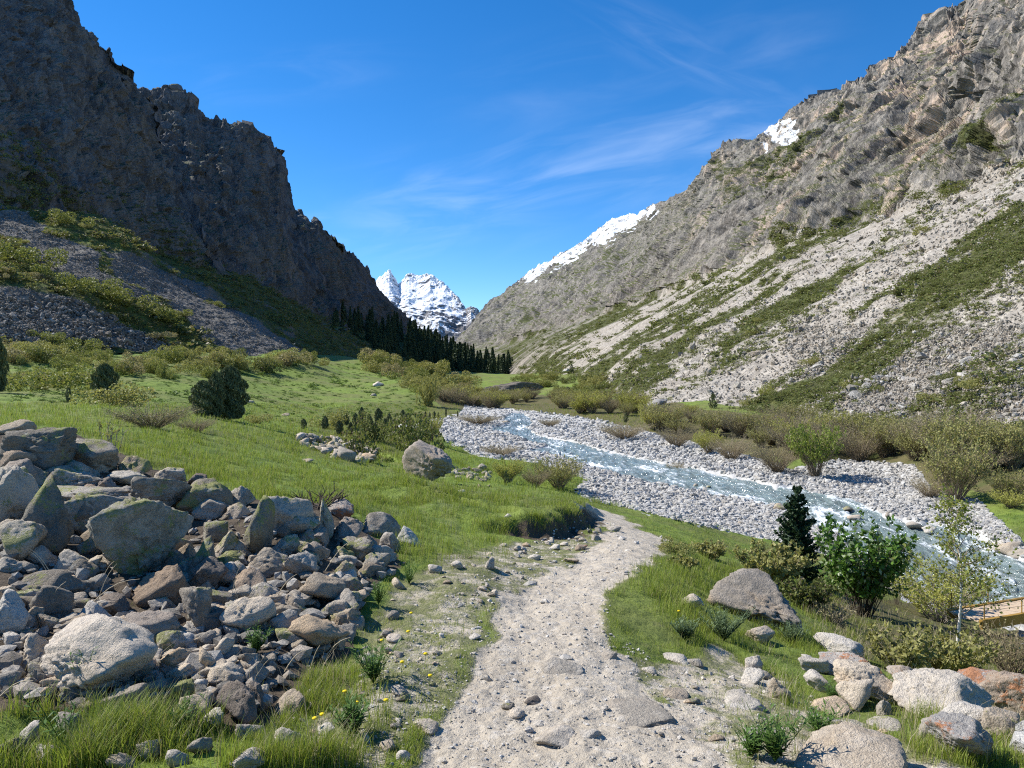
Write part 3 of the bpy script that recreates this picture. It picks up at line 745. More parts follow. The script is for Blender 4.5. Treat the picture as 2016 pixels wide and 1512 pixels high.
# ------------------------------------------------------------------ rocks: shapes and materials
def ico(sub):
    bm = bmesh.new(); bmesh.ops.create_icosphere(bm, subdivisions=sub, radius=1.0)
    V = np.array([v.co[:] for v in bm.verts], np.float32); F = np.array([[v.index for v in f.verts] for f in bm.faces], np.int32)
    bm.free(); return V, F
ICO = {k: ico(k) for k in (1, 2, 3, 4, 5)}
def rock_shape(seed, sub=4, npl=13, p=22, flat=1.0, rough=1.0, taper=.10):
    rng = np.random.default_rng(seed)
    D, F = ICO[sub]
    n = rng.normal(size=(npl, 3)); n /= np.linalg.norm(n, axis=1, keepdims=True)
    dist = rng.uniform(.62, 1.05, npl)
    q = np.maximum(D @ n.T / dist, 1e-4)
    r = 1 / np.maximum(((q ** p).sum(1)) ** (1 / p), .55)
    V = D * r[:, None]
    o = rng.uniform(0, 50, 3).astype(np.float32)
    V = V + D * (rough * (.05 * fbm(D * 1.3 + o, 3, seed) + .06 * facet(D * 2.2 + o, seed + 1) + (.036 * facet(D * 6 + o, seed + 2) + .014 * fbm(D * 11 + o, 3, seed + 3) if sub > 2 else 0)))[:, None]
    V = V * np.array([1, rng.uniform(.75, 1), rng.uniform(.6, .85) * flat])
    a = rng.uniform(-.25, .25, 2); 
    V = V @ rotz(rng.uniform(0, 6.28)).T
    V = V @ np.array(Matrix.Rotation(a[0], 3, 'X') @ Matrix.Rotation(a[1], 3, 'Y')).T
    V[:, :2] *= (1 - taper * V[:, 2:3] / np.abs(V[:, 2]).max())
    lo, hi = V.min(0), V.max(0)
    return ((V - (lo + hi) / 2) / ((hi - lo) / 2)).astype(np.float32), F

def rock_material(name, lo, hi, spot=(.06, .058, .055), lichen=0.0, orange=0.0, warm=0.35, scale=1.0, per='object'):
    M, t = mat(name)
    geo = t.n('ShaderNodeNewGeometry')
    if per == 'object':
        rnd = t.n('ShaderNodeObjectInfo').outputs['Random']
    else:
        rnd = t.n('ShaderNodeAttribute', attribute_name='rnd').outputs['Fac']
    pos = t.scale(geo.outputs['Position'], (scale,) * 3)
    nb, nm, nf = t.noise(pos, 2.2, 4, .6), t.noise(pos, 9, 6, .7), t.noise(pos, 55, 4, .75)
    c = t.mix(t.step(t.math('ADD', nm, t.math('MULTIPLY', t.math('SUBTRACT', rnd, .5), .5)), .30, .72), lo, hi)
    r2 = t.math('FRACT', t.math('MULTIPLY', rnd, 7.31))
    c = t.mix(t.math('MULTIPLY', t.step(r2, .55, .9), warm), c, tuple(a * b for a, b in zip(hi, (1.12, .92, .70))))
    c = t.mix(t.math('MULTIPLY', t.step(nb, .5, .68), warm * .8), c, tuple(a * b for a, b in zip(hi, (1.05, .86, .66))))
    c = t.mix(t.step(nf, .54, .72, 0, .65), c, spot)
    c = t.mix(t.step(nf, .44, .28, 0, .45), c, tuple(min(.8, a * 1.4) for a in hi))
    c = t.mix(t.step(nm, .60, .74, 0, .7), c, tuple(a * 1.6 for a in spot))
    if lichen:
        lm = t.math('ADD', t.noise(pos, 3.4, 5, .72), t.math('MULTIPLY', t.math('SUBTRACT', nf, .5), .35))
        nz = t.n('ShaderNodeSeparateXYZ'); t.t.links.new(geo.outputs['Normal'], nz.inputs[0])
        lm = t.math('ADD', lm, t.math('MULTIPLY', nz.outputs[2], .06))
        c = t.mix(t.step(lm, .60 - .05 * lichen, .66 - .04 * lichen, 0, .8), c, (.26, .27, .085))
        c = t.mix(t.step(t.noise(pos, 6.1, 5, .7), .60, .67, 0, .6), c, (.37, .37, .34))
    if orange:
        om = t.math('ADD', t.noise(pos, 3.0, 5, .75), t.math('MULTIPLY', t.math('SUBTRACT', nf, .5), .4))
        c = t.mix(t.step(om, .56 - .06 * orange, .66 - .06 * orange, 0, .9), c, t.mix(nf, (.36, .14, .06), (.50, .235, .11)))
    t.t.links.new(c, t.b.inputs['Base Color'])
    bump(t, t.math('ADD', t.math('MULTIPLY', nm, .8), t.math('ADD', t.math('MULTIPLY', nf, .45), t.math('MULTIPLY', t.noise(pos, 140, 3, .7), .14))), .045 / scale, 1.0)
    return M
R_DARK = rock_material('weathered_rock', (.205, .18, .145), (.48, .43, .355), lichen=.6)
R_LICH = rock_material('lichen_rock', (.205, .185, .145), (.46, .42, .345), lichen=1.6)
R_TAN = rock_material('tan_rock', (.34, .285, .215), (.58, .495, .385), spot=(.13, .105, .08), warm=.5)
R_BROWN = rock_material('brown_rock', (.18, .15, .122), (.36, .305, .25), spot=(.07, .055, .05), warm=.5)
R_PALE = rock_material('pale_rock', (.32, .285, .235), (.58, .53, .455), spot=(.18, .165, .15), warm=.3)
R_ORNG = rock_material('orange_lichen_rock', (.33, .31, .285), (.55, .53, .49), spot=(.17, .16, .15), orange=1.0, warm=.2)
R_RUST = rock_material('rusty_rock', (.22, .19, .16), (.42, .37, .32), spot=(.10, .08, .065), orange=.75)
R_FAR = rock_material('far_boulder_rock', (.20, .19, .17), (.42, .40, .36), scale=.12, spot=(.12, .115, .11))
R_LEDGE = rock_material('dark_ledge_rock', (.085, .075, .062), (.22, .195, .16), scale=.12, spot=(.05, .046, .04))
R_FARW = rock_material('far_pale_rock', (.34, .32, .29), (.56, .54, .50), scale=.12, spot=(.20, .19, .18))
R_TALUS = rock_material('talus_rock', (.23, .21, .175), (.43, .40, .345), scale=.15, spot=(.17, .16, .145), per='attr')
R_TALUSD = rock_material('shade_toned_talus_rock', (.12, .113, .10), (.29, .272, .245), scale=.15, spot=(.10, .095, .09), per='attr')  # darker copy of the talus rock, left slope's shade painted into its colour
R_GRAV = rock_material('gravel_rock', (.35, .335, .305), (.54, .525, .49), scale=.5, spot=(.25, .245, .24), warm=.12, per='attr')
R_PEBB = rock_material('pebble_rock', (.40, .37, .32), (.62, .59, .54), scale=2.0, spot=(.22, .20, .18), warm=.25, per='attr')

_seed = [1000]
def place_rock(name, px, py, wpx, hpx, material, label, cat='boulder', group=None, roll=0.0, sub=4, p=22, npl=13, depth=None, thick=.85, me=None, yaw=None, smooth=True, base_frac=.32, rough=1.0, sink=0.0, taper=.12):
    """a rock whose outline covers w x h photo pixels round (px,py), resting where that line of sight meets the ground"""
    _seed[0] += 1
    if depth is None:
        P, ok = ground_hit(px, py + hpx * base_frac)
        depth = float(P[0, 1]) if ok[0] else 6.0
    c = at(px, py, depth)
    w_, h_ = wpx / FPX * depth / 2, hpx / FPX * depth / 2
    if me is None:
        V, F = rock_shape(_seed[0], sub, npl, p, rough=rough, taper=taper)
        me = meshdata(name, V, F, [material], smooth=smooth)
    o = obj(name, me, None, label, cat, group)
    o.location = (c[0], c[1], c[2] - sink * h_)
    o.scale = (w_, max(w_, h_) * thick, h_)
    o.rotation_euler = (0, roll, 0)
    return o
D, L, T, B, W, O, U = R_DARK, R_LICH, R_TAN, R_BROWN, R_PALE, R_ORNG, R_RUST
HEAP = 'big rocks of the boulder heap'
hero = [  # x, y, w, h, roll, material, label
 (262,1066,180,165,-.15,L,'largest wedge-shaped boulder of the heap, yellow-green lichen on its sloping face'),
 (98,1030,112,150,.45,L,'tall leaning slab left of the biggest lichen boulder'),
 (22,985,75,130,0,D,'dark boulder cut by the left frame edge, level with the leaning slab'),
 (42,1066,86,84,-.1,L,'rounded boulder with yellow-green cap below the dark edge boulder'),
 (180,1018,124,84,.1,D,'blocky grey boulder between leaning slab and biggest lichen boulder'),
 (165,894,150,66,.12,D,'broad flat-topped slab crowning the heap beside the grass'),
 (68,892,136,92,-.1,D,'grey pyramid-shaped boulder at the top left of the heap'),
 (40,912,88,54,0,B,'smooth brownish boulder in front of the grey pyramid boulder'),
 (36,950,84,58,-.2,D,'angular boulder with a straight upper edge at the left frame edge'),
 (160,938,132,56,-.2,D,'long dark boulder under the broad flat-topped slab'),
 (180,976,196,42,.06,D,'longest low slab lying across the middle of the heap'),
 (314,980,122,84,.15,D,'large striped grey boulder on the grassy rim above the biggest lichen boulder'),
 (242,945,76,34,0,D,'thin grey plate left of the large striped boulder'),
 (264,918,64,42,.2,D,'pointed grey rock on the rim right of the flat-topped slab'),
 (336,938,60,38,0,D,'small humped rock on the rim behind the large striped boulder'),
 (410,984,94,80,.1,L,'upright boulder with bright yellow lichen on its top, on the rim'),
 (415,1004,66,48,0,D,'cracked grey rock leaning against the yellow-topped upright boulder'),
 (470,983,50,52,0,D,'dark rock sinking into the grass right of the yellow-topped boulder'),
 (388,948,40,32,0,B,'blackish lump on the grassy rim above the yellow-topped boulder'),
 (508,1046,52,128,.05,L,'tall upright slab with lichen streaks near the middle of the heap'),
 (572,1016,84,82,0,D,'dark pyramid rock right of the tall upright slab'),
 (641,1022,38,80,-.1,L,'slender pointed stone standing on the rim'),
 (670,1004,58,42,.2,U,'rusty orange topped rock on the rim by the slender pointed stone'),
 (682,1046,66,56,0,B,'square brown rock under the rusty orange topped rock'),
 (752,1040,70,54,.3,D,'dark slate-coloured boulder at the right end of the heap by the grass'),
 (769,1067,42,42,.1,W,'pale block leaning on the dark slate-coloured boulder'),
 (812,1062,54,32,.45,O,'tilted pinkish slab right of the pale block'),
 (424,1046,62,44,0,L,'oval grey rock left of the tall upright slab'),
 (446,1070,46,52,.2,L,'egg-shaped rock below the oval grey rock'),
 (404,1102,52,84,.35,D,'narrow slanting rock right of the biggest lichen boulder'),
 (490,1147,84,62,-.15,B,'smooth dark rock with a curved upper edge in the heap centre'),
 (316,1156,98,82,0,B,'shaded dark boulder directly beneath the biggest lichen boulder'),
 (638,1160,94,58,.1,T,'rounded tan boulder at the right side of the heap'),
 (672,1192,82,58,-.1,D,'dark oval boulder below the rounded tan boulder'),
 (490,1213,96,72,.1,T,'tan boulder with dark cracks in the lower heap'),
 (558,1212,60,48,.4,T,'pale tilted block between the cracked tan boulder and the tan cube'),
 (628,1249,108,80,.08,T,'big tan cube-like boulder at the lower right foot of the heap'),
 (684,1216,54,40,-.2,T,'small warm rock tucked behind the tan cube'),
 (198,1292,212,146,.12,W,'biggest pale boulder of the lower heap with an undercut shaded front'),
 (24,1212,66,92,0,W,'pale weathered boulder at the left frame edge of the lower heap'),
 (92,1188,96,74,-.1,D,'grey pyramid rock above the biggest pale boulder'),
 (188,1214,70,54,.2,W,'light rock sitting on the back of the biggest pale boulder'),
 (300,1243,112,60,.15,B,'brown domed slab right of the light rock'),
 (330,1264,74,52,.1,D,'grey block under the brown domed slab'),
 (73,1278,48,62,0,T,'cream upright stone left of the biggest pale boulder'),
 (106,1150,110,48,0,D,'flat grey rock below the leaning slab'),
 (386,1196,70,88,.1,D,'dark blocky rock in shade left of the cracked tan boulder'),
 (185,1148,52,36,0,W,'small white rock in front of the flat grey rock'),
 (351,1300,72,52,.15,T,'tan wedge stone at the heap foot'),
 (404,1300,50,58,-.2,T,'cream pointed stone beside the tan wedge stone'),
 (437,1330,62,42,0,T,'oval cream stone at the heap foot'),
 (497,1327,58,48,.1,W,'square whitish stone at the heap foot'),
 (470,1388,86,78,0,B,'brown triangular rock standing in the grass before the heap'),
 (508,1374,46,54,.2,B,'reddish-brown stone right of the brown triangular rock'),
 (571,1386,66,44,-.3,T,'tilted cream block in the grass right of the reddish-brown stone'),
 (472,1352,40,32,0,T,'small cream stone on top of the brown triangular rock'),
 (249,1372,76,56,0,B,'rounded brownish rock in the grass below the biggest pale boulder'),
 (290,1478,46,34,0,W,'small pale stone in the tall grass of the lower left corner'),
 (488,1498,66,42,0,W,'white stone at the bottom edge left of the trail'),
 (628,1488,32,34,0,W,'white cube-like stone at the bottom edge nearest the trail'),
 (566,1452,56,40,0,W,'flat pale stone among yellow flowers left of the trail'),
 (490,1440,50,36,0,W,'pale stone half hidden by grass left of the trail'),
 (150,1108,60,46,.2,D,'grey stone wedged between leaning slab and yellow-green capped boulder'),
 (440,1180,52,44,-.2,D,'bluish grey stone under the smooth dark curved rock'),
 (596,1110,64,48,.2,W,'bright angular block right of the tall upright slab'),
 (560,1075,60,44,0,D,'dark stone under the pyramid rock'),
 (620,1085,52,42,0,B,'brown stone below the square brown rock'),
 (700,1085,60,54,.2,D,'shaded grey boulder at the heap end beneath the slate-coloured boulder'),
 (740,1110,52,42,0,D,'grey stone at the right toe of the heap'),
]
for x, y, ww, hh, roll, m, lab in hero:
    place_rock('boulder', x, y, ww * 1.06, hh * 1.06, m, lab, 'boulder', None, roll, 5 if ww > 120 else 4, p=60 if m not in (T, W) else 34, npl=11, rough=1.25)
place_rock('boulder', 1480, 1180, 190, 106, rock_material('warm_boulder_rock', (.30, .26, .21), (.52, .46, .385), spot=(.10, .085, .075), warm=.6), 'large smooth brown-grey boulder standing alone in the grass right of the trail', 'boulder', None, .10, 5, p=9, npl=9, taper=.25, rough=1.6)
place_rock('boulder', 840, 915, 106, 92, R_BROWN, 'house-shaped grey boulder standing alone on the far edge of the meadow', 'boulder', None, .12, 5, p=34, npl=11, taper=.22, rough=1.5)
place_rock('boulder', 36, 843, 62, 36, R_DARK, 'low grey boulder alone in the meadow behind the heap', 'boulder', None, 0, 4)
right = [
 (1360,1182,48,28,-.1,W,'white stone beside the large brown-grey boulder'),
 (1498,1251,56,34,0,W,'bluish white stone in the grass below the large brown-grey boulder'),
 (1657,1279,96,48,.15,W,'whitish boulder at the upper end of the right rock row'),
 (1600,1306,64,40,.35,W,'pale boulder with a dark slanting side'),
 (1668,1313,120,56,.1,O,'broad cream rock with an orange patch in the right rock row'),
 (1708,1347,124,72,.05,T,'ochre boulder in the middle of the right rock row'),
 (1690,1370,70,62,.1,T,'split tan stone in front of the ochre boulder'),
 (1610,1343,52,38,.2,W,'white block left of the ochre boulder'),
 (1535,1358,42,44,0,D,'grey pointed stone alone in the sparse grass'),
 (1485,1312,40,34,0,W,'upper one of two stacked white stones in the grass'),
 (1482,1334,46,30,0,W,'lower one of two stacked white stones in the grass'),
 (1866,1378,204,92,.16,W,'long whitish boulder with an undercut front, the widest of the right row'),
 (1793,1334,84,36,.2,U,'rusty orange rock behind the long whitish boulder'),
 (1912,1350,118,66,.1,O,'pale boulder with orange specks behind the long whitish boulder'),
 (1992,1378,128,110,.15,U,'big orange-topped boulder at the right frame edge'),
 (1888,1412,96,56,0,W,'rounded white boulder in front of the long whitish boulder'),
 (1906,1460,136,86,.3,O,'white boulder with vivid orange lichen in the lower right corner'),
 (1823,1432,44,46,.2,W,'small grey-white stone left of the vivid orange lichen boulder'),
 (1740,1394,24,38,0,D,'small upright grey stone below the ochre boulder'),
 (1975,1432,90,60,.1,D,'dark shaded rock right of the vivid orange lichen boulder'),
]
for x, y, ww, hh, roll, m, lab in right:
    place_rock('boulder', x, y, ww * 1.04, hh * 1.06, m, lab, 'boulder', None, roll, 5 if ww > 110 else 4, p=20, rough=1.2)
flat = [
 (1672,1500,280,96,W,'broad white-grey bedrock slab at the bottom right of the trail'),
 (1630,1394,96,28,T,'flat tan rock set in the ground below the right rock row'),
 (1452,1378,96,28,W,'low white hump of rock at the right trail edge'),
 (1330,1364,54,28,W,'rounded white stone at the right trail edge'),
 (1500,1437,86,30,W,'flat pale rock with a shaded rim above the bedrock slab'),
 (1743,1428,66,24,D,'flat dark grey rock in the sparse grass'),
 (1108,1314,84,24,W,'flat whitish rock flush with the middle of the trail'),
 (1257,1399,132,22,W,'wide flat white rock flush with the right of the trail'),
 (1092,1450,86,32,W,'bluish white flat rock in the near trail'),
 (1161,1447,46,24,W,'small domed white rock in the near trail'),
 (1328,1296,54,18,W,'white stone where trail meets the right grass'),
 (1196,1290,40,22,W,'small flat bluish rock on the right of the trail'),
 (836,1428,54,24,W,'tilted pale stone at the left trail edge'),
]
for x, y, ww, hh, m, lab in flat:
    place_rock('rock' if ww > 60 else 'stone', x, y, ww, hh, m, lab, 'rock', None, 0, 4, p=10, thick=1.1 if ww < 200 else .9, rough=.8, base_frac=.1, sink=.15)
trail = [(1018,1405,34,20,W,'pale peaked stone in the near trail'),(1001,1393,28,15,D,'grey chip beside the pale peaked stone'),(1048,1379,34,15,B,'dark flat stone in the near trail'),
 (762,1468,34,28,W,'white stone at the trail edge near the bottom'),(793,1490,30,26,W,'grey-white stone at the bottom edge of the trail'),(785,1363,36,22,D,'bluish stone in the grass left of the trail'),(724,1308,26,38,W,'upright white stone left of the trail'),
 (964,1112,20,32,W,'white upright stone where the side path leaves the trail'),(900,1113,24,18,W,'white stone at the start of the side path'),(856,1121,30,20,W,'pale flat stone by the toe of the heap'),(785,1150,30,24,T,'tan block by the toe of the heap'),
 (1052,1097,27,14,W,'white stone on the grass below the cut bank'),(775,1213,24,22,W,'white stone left of the trail bend'),(777,1258,32,16,W,'flat white stone left of the trail'),(766,1281,20,18,W,'small white stone left of the trail'),
 (933,1255,30,16,W,'pale stone at the left trail edge beside grass'),(1124,1104,32,11,W,'low white stone under the cut bank'),(1145,1079,26,14,U,'reddish stone at the foot of the cut bank'),(1174,1060,22,16,W,'white stone at the right end of the cut bank'),(1209,1042,28,12,W,'white stone beside the narrow trail'),
 (1000,1016,16,9,W,'white stone on the meadow above the cut bank'),(908,968,16,8,W,'white stone on the side path'),(902,940,12,8,W,'small white stone right of the house-shaped boulder'),(605,907,24,8,W,'flat white stone lying in the meadow'),(688,907,12,8,W,'grey stone at the foot of the meadow rock patch'),(745,757,22,12,W,'grey boulder on the green hill'),
 (495,792,14,8,D,'grey boulder on the green hill above the row of junipers'),(560,817,22,9,D,'dark boulder in the hollow of the green hill'),(735,778,14,9,D,'grey boulder low on the green hill')]
for x, y, ww, hh, m, lab in trail:
    place_rock('stone', x, y, ww, hh, m, lab, 'stone', None, 0, 3, p=14, base_frac=.2)

# smaller rocks filling the heap
rng = np.random.default_rng(41)
shapes = [meshdata('heap_rock', *rock_shape(3000 + k, 4, 9, 60, 1.0, 1.25), [m]) for k, m in enumerate((D, D, L, D, D, D, D, B))]
pale_shapes = [meshdata('heap_rock', *rock_shape(3100 + k, 4, 10, 44, 1.0, 1.2), [m]) for k, m in enumerate((T, W, D, D, T, D, W))]
PILEIN = [(0,880),(140,890),(350,960),(480,1000),(620,1020),(760,1080),(800,1110),(720,1170),(680,1280),(600,1320),(500,1400),(330,1390),(220,1400),(0,1370)]
n = 0
while n < 285:
    x, y = rng.uniform(-5, 800), rng.uniform(870, 1410)
    if not inpoly(np.array([x]), np.array([y]), PILEIN)[0]: continue
    low = y > 1140 + rng.normal() * 40
    sz = rng.lognormal(math.log(41), .30)
    me = (pale_shapes[rng.integers(7)] if low else shapes[rng.integers(8)])
    if low:
        place_rock('heap_rock', x, y, sz * rng.uniform(.9, 1.3), sz * rng.uniform(.65, 1), None, 'smaller pale or tan rock filling the lower part of the boulder heap', 'rock', 'small rocks of the lower heap', rng.uniform(-.5, .5), me=me, sink=.35)
    else:
        place_rock('heap_rock', x, y, sz * rng.uniform(1, 1.5), sz * rng.uniform(.7, 1.1), None, 'smaller weathered grey rock wedged in the upper boulder heap', 'rock', 'small rocks of the upper heap', rng.uniform(-.5, .5), me=me, sink=.35)
    n += 1
# rock patch on the meadow, loose stones by the trail and river boulders
patch_me = [meshdata('patch_rock', *rock_shape(3200 + k, 3, 12, 16), [m]) for k, m in enumerate((R_DARK, R_TAN, R_PALE, R_DARK, R_TAN))]
n = 0
while n < 170:
    x, y = rng.uniform(575, 745), rng.uniform(856, 907)
    if not inpoly(np.array([x]), np.array([y]), ROCKPATCH)[0]: continue
    sz = rng.lognormal(math.log(11), .3)
    place_rock('patch_rock', x, y, sz * 1.3, sz * .9, None, 'grey-tan rock of the rubble patch in the far meadow', 'rock', 'rocks of the rubble patch', rng.uniform(-.4, .4), me=patch_me[n % 5], sink=.1); n += 1
for n in range(46):
    x = rng.uniform(890, 965); y = 925 + (x - 890) * .22 + rng.normal() * 8
    sz = rng.lognormal(math.log(9), .3)
    place_rock('patch_rock', x, y, sz * 1.3, sz * .95, None, 'grey rock of the rubble heap right of the house-shaped boulder', 'rock', 'rocks beside the house-shaped boulder', rng.uniform(-.4, .4), me=patch_me[n % 2 * 3], sink=.1)
loose_me = [meshdata('loose_stone', *rock_shape(3300 + k, 3, 11, 14), [m]) for k, m in enumerate((W, W, T, W, D))]
LOOSE = [(560,1420),(700,1250),(790,1150),(880,1100),(1000,1080),(1160,1080),(1080,1130),(960,1200),(900,1330),(800,1430),(700,1500),(560,1500)]
n = 0
while n < 80:
    x, y = rng.uniform(560, 1160), rng.uniform(1075, 1500)
    if not inpoly(np.array([x]), np.array([y]), LOOSE)[0]: continue
    sz = rng.lognormal(math.log(11), .4) * (.6 + (y - 1075) / 700)
    place_rock('loose_stone', x, y, sz * 1.4, sz * .8, None, 'small loose stone scattered in the thin grass left of the trail', 'stone', 'loose stones left of the trail', rng.uniform(-.3, .3), me=loose_me[n % 5], sink=.15); n += 1
for k, (x, y) in enumerate([(60,1440),(130,1425),(205,1460),(330,1430),(395,1470),(420,1415),(90,1490),(240,1500),(350,1495),(30,1470)]):
    place_rock('loose_stone', x, y, 44 + 5 * (k % 4), 36, None, 'small pale stone showing through the tall grass of the lower left corner', 'stone', 'stones in the corner grass', .2, me=loose_me[k % 5], sink=-.1)
for k in range(18):
    x = rng.uniform(985, 1185); place_rock('loose_stone', x, 1078 - max(0, x - 1090) * .32 + rng.normal() * 8, rng.uniform(8, 20), rng.uniform(7, 13), None, 'small stone fallen to the foot of the dark cut bank', 'stone', 'stones under the cut bank', .1, me=loose_me[k % 5])
for n in range(42):
    x = rng.uniform(1260, 1900); y = rng.uniform(1290, 1500)
    sz = rng.lognormal(math.log(11), .45)
    place_rock('loose_stone', x, y, sz * 1.5, sz * .7, None, 'small loose stone scattered right of the trail among the sparse grass', 'stone', 'loose stones right of the trail', rng.uniform(-.3, .3), me=loose_me[n % 5], sink=.2)
for n, (x, y, ww, hh) in enumerate([(1535,1000,22,20),(1680,1018,26,10),(1800,1035,34,18),(1990,1080,46,30),(1965,1075,40,26),(1670,1002,22,10),(1750,1012,20,10),(1370,955,10,6),(1395,958,10,5),(995,832,12,7),(1830,1042,30,16),(2010,1092,40,24),(1290,905,9,6),(1420,1002,16,9),(1380,1024,20,9),(1460,1030,18,9)]):
    dd = float(wd(y + hh * .4))
    place_rock('river_boulder', x, y, ww, hh, R_DARK if n in (0, 5, 6, 7, 8, 9) else R_PALE, ['wet dark boulder standing in the river current', 'pale boulder on the river bank gravel'][0 if n in (0, 5, 6, 7, 8, 9) else 1], 'boulder', 'dark boulders in the river' if n in (0, 5, 6, 7, 8, 9) else 'pale boulders by the river', 0, 3, depth=dd, p=16)
place_rock('outcrop', 1002, 772, 140, 40, R_LEDGE, 'long dark rock ledge under the far green terrace beyond the willows', 'rock outcrop', None, -.04, 5, depth=238, p=26, thick=.35, rough=1.6)
for x, y, ww, hh, lab in ((1290,796,54,20,'pale flat boulder at the foot of the right scree, largest there'),(1262,806,34,14,'low pale boulder left of the largest one at the scree foot'),(1114,730,14,9,'pale boulder on the far green terrace'),(1152,738,16,7,'flat pale boulder on the right of the far terrace'),(1480,726,24,18,'reddish boulder on the pale right scree'),(1690,826,40,16,'dark flat boulder at the foot of the right talus'),(1520,862,16,14,'dark boulder among the willows')):
    place_rock('boulder', x, y, ww, hh, R_FARW if 'pale' in lab else R_FAR, lab, 'boulder', None, -.2, 4, depth=None if y > 790 else {730: 290, 738: 265, 726: 175}[y], p=24)

# ------------------------------------------------------------------ stones nobody could count
low = [rock_shape(4000 + k, 1, 9, 30) for k in range(6)]
def sample_px(rng, n, poly, excl=()):
    xs, ys = zip(*poly); o = []
    while sum(len(a) for a in o) < n:
        x = rng.uniform(min(xs), max(xs), n * 2); y = rng.uniform(min(ys), max(ys), n * 2)
        m = inpoly(x, y, poly)
        for e in excl: m &= ~inpoly(x, y, e)
        o.append(np.stack((x[m], y[m]), -1))
    return np.concatenate(o)[:n]
def stones_on_ground(name, label, material, rng, n, poly, excl, size, sink=.15, flatk=.62):
    q = sample_px(rng, n, poly, excl)
    P, ok = ground_hit(q[:, 0], q[:, 1]); P = P[ok]
    sz = size(P[:, 1], rng, len(P))
    P[:, 2] += sz * (flatk * .5 - sink)
    sc3 = np.stack((sz * rng.uniform(.8, 1.3, len(P)), sz * rng.uniform(.7, 1.1, len(P)), sz * flatk * rng.uniform(.7, 1.2, len(P))), -1)
    tilt = randrot(rng, len(P)); R = rotz(rng.uniform(0, 6.28, len(P)))
    mixr = rng.random(len(P)) < .4; R[mixr] = tilt[mixr]
    V, F, r = scatter(low, P, R, sc3, rng.integers(0, 6, len(P)))
    return obj(name, meshdata(name, V, F, [material], attrs={'rnd': r}, smooth=False), kind='stuff', label=label)
VIS_GRAVEL = [(min(x, 2060), y) for x, y in GRAVEL]
stones_on_ground('gravel', 'pale grey river gravel and cobbles on both banks', R_GRAV, np.random.default_rng(50), 48000, VIS_GRAVEL, [WATER, [(1900,1195),(2100,1195),(2100,1500),(1850,1300)]], lambda d, r, n: np.minimum(r.lognormal(math.log(.046), .62, n), .17) * np.clip(d / 40, .75, 1.7), .08)
stones_on_ground('pebbles', 'small stones and grit lying on the trodden trail', R_PEBB, np.random.default_rng(51), 4800, [(640,1512),(760,1300),(900,1150),(1150,1010),(1320,1060),(1300,1110),(1210,1150),(1200,1240),(1330,1320),(1560,1330),(1760,1512)], [], lambda d, r, n: r.lognormal(math.log(.0048), .6, n) * np.clip(d / 5, .7, 2.2), .10)
stones_on_ground('rubble', 'small broken stones between the boulders of the heap', rock_material('rubble_rock', (.20, .185, .16), (.46, .425, .37), scale=1.5, spot=(.10, .09, .08), per='attr'), np.random.default_rng(57), 1300, PILEIN, [], lambda d, r, n: r.lognormal(math.log(.026), .5, n), .0)
def stones_on_mesh(name, label, material, rng, Q, weight, n, size, flatk=.65, min_edge=True):
    w_ = weight.ravel() / weight.sum()
    pick = rng.choice(len(w_), n, p=w_)
    P = Q.reshape(-1, 3)[pick].copy()
    P += rng.normal(size=P.shape) * np.array([.5, .5, .1]) * np.clip(P[:, 1:2] / 120, .3, 3)
    sz = size(P[:, 1], rng, n)
    sc3 = np.stack((sz * rng.uniform(.8, 1.5, n), sz * rng.uniform(.7, 1.2, n), sz * flatk * rng.uniform(.7, 1.3, n)), -1)
    V, F, r = scatter(low, P, randrot(rng, n), sc3, rng.integers(0, 6, n))
    return obj(name, meshdata(name, V, F, [material], attrs={'rnd': r}, smooth=False), kind='stuff', label=label)
def area(Q):
    du = np.gradient(Q, axis=1); dv = np.gradient(Q, axis=0)
    px, py = proj(Q)                                  # weight by how much of the picture a cell fills
    a = np.abs(np.gradient(px, axis=1) * np.gradient(py, axis=0) - np.gradient(px, axis=0) * np.gradient(py, axis=1))
    return np.clip(a, 0, 6), px, py
aR, pxR, pyR = area(mR_Q)
scr = np.clip(mR_M[..., 1] * 1.3 - mR_M[..., 0] * .9, 0, 1)
dR = mR_Q[..., 1]
wgt = aR * scr * (pyR > 200) * (pxR < 2040) * np.clip(1.2 - dR / 420, 0, 1)
wgt[: , :] *= (np.arange(mR_Q.shape[0])[:, None] < 335)
stones_on_mesh('scree', 'loose pale stones of the right scree and talus', R_TALUS, np.random.default_rng(52), mR_Q, wgt * np.where((pxR > 1560) & (pyR > 640), 1.0, .3), 42000, lambda d, r, n: r.lognormal(math.log(.078), .55, n) * np.clip(d / 85, .8, 2.0))
aA, pxA, pyA = area(sA_Q)
wA = aA * sA_M[..., 1] * (pxA > -20) * (pyA < 705)
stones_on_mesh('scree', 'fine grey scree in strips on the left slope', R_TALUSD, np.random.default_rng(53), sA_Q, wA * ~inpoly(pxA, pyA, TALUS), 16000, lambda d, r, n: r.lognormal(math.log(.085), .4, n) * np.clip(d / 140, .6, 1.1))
stones_on_mesh('scree', 'grey blocks of the left boulder field', R_TALUSD, np.random.default_rng(58), sA_Q, wA * inpoly(pxA, pyA, TALUS), 8000, lambda d, r, n: r.lognormal(math.log(.17), .5, n) * np.clip(d / 140, .6, 1.1))
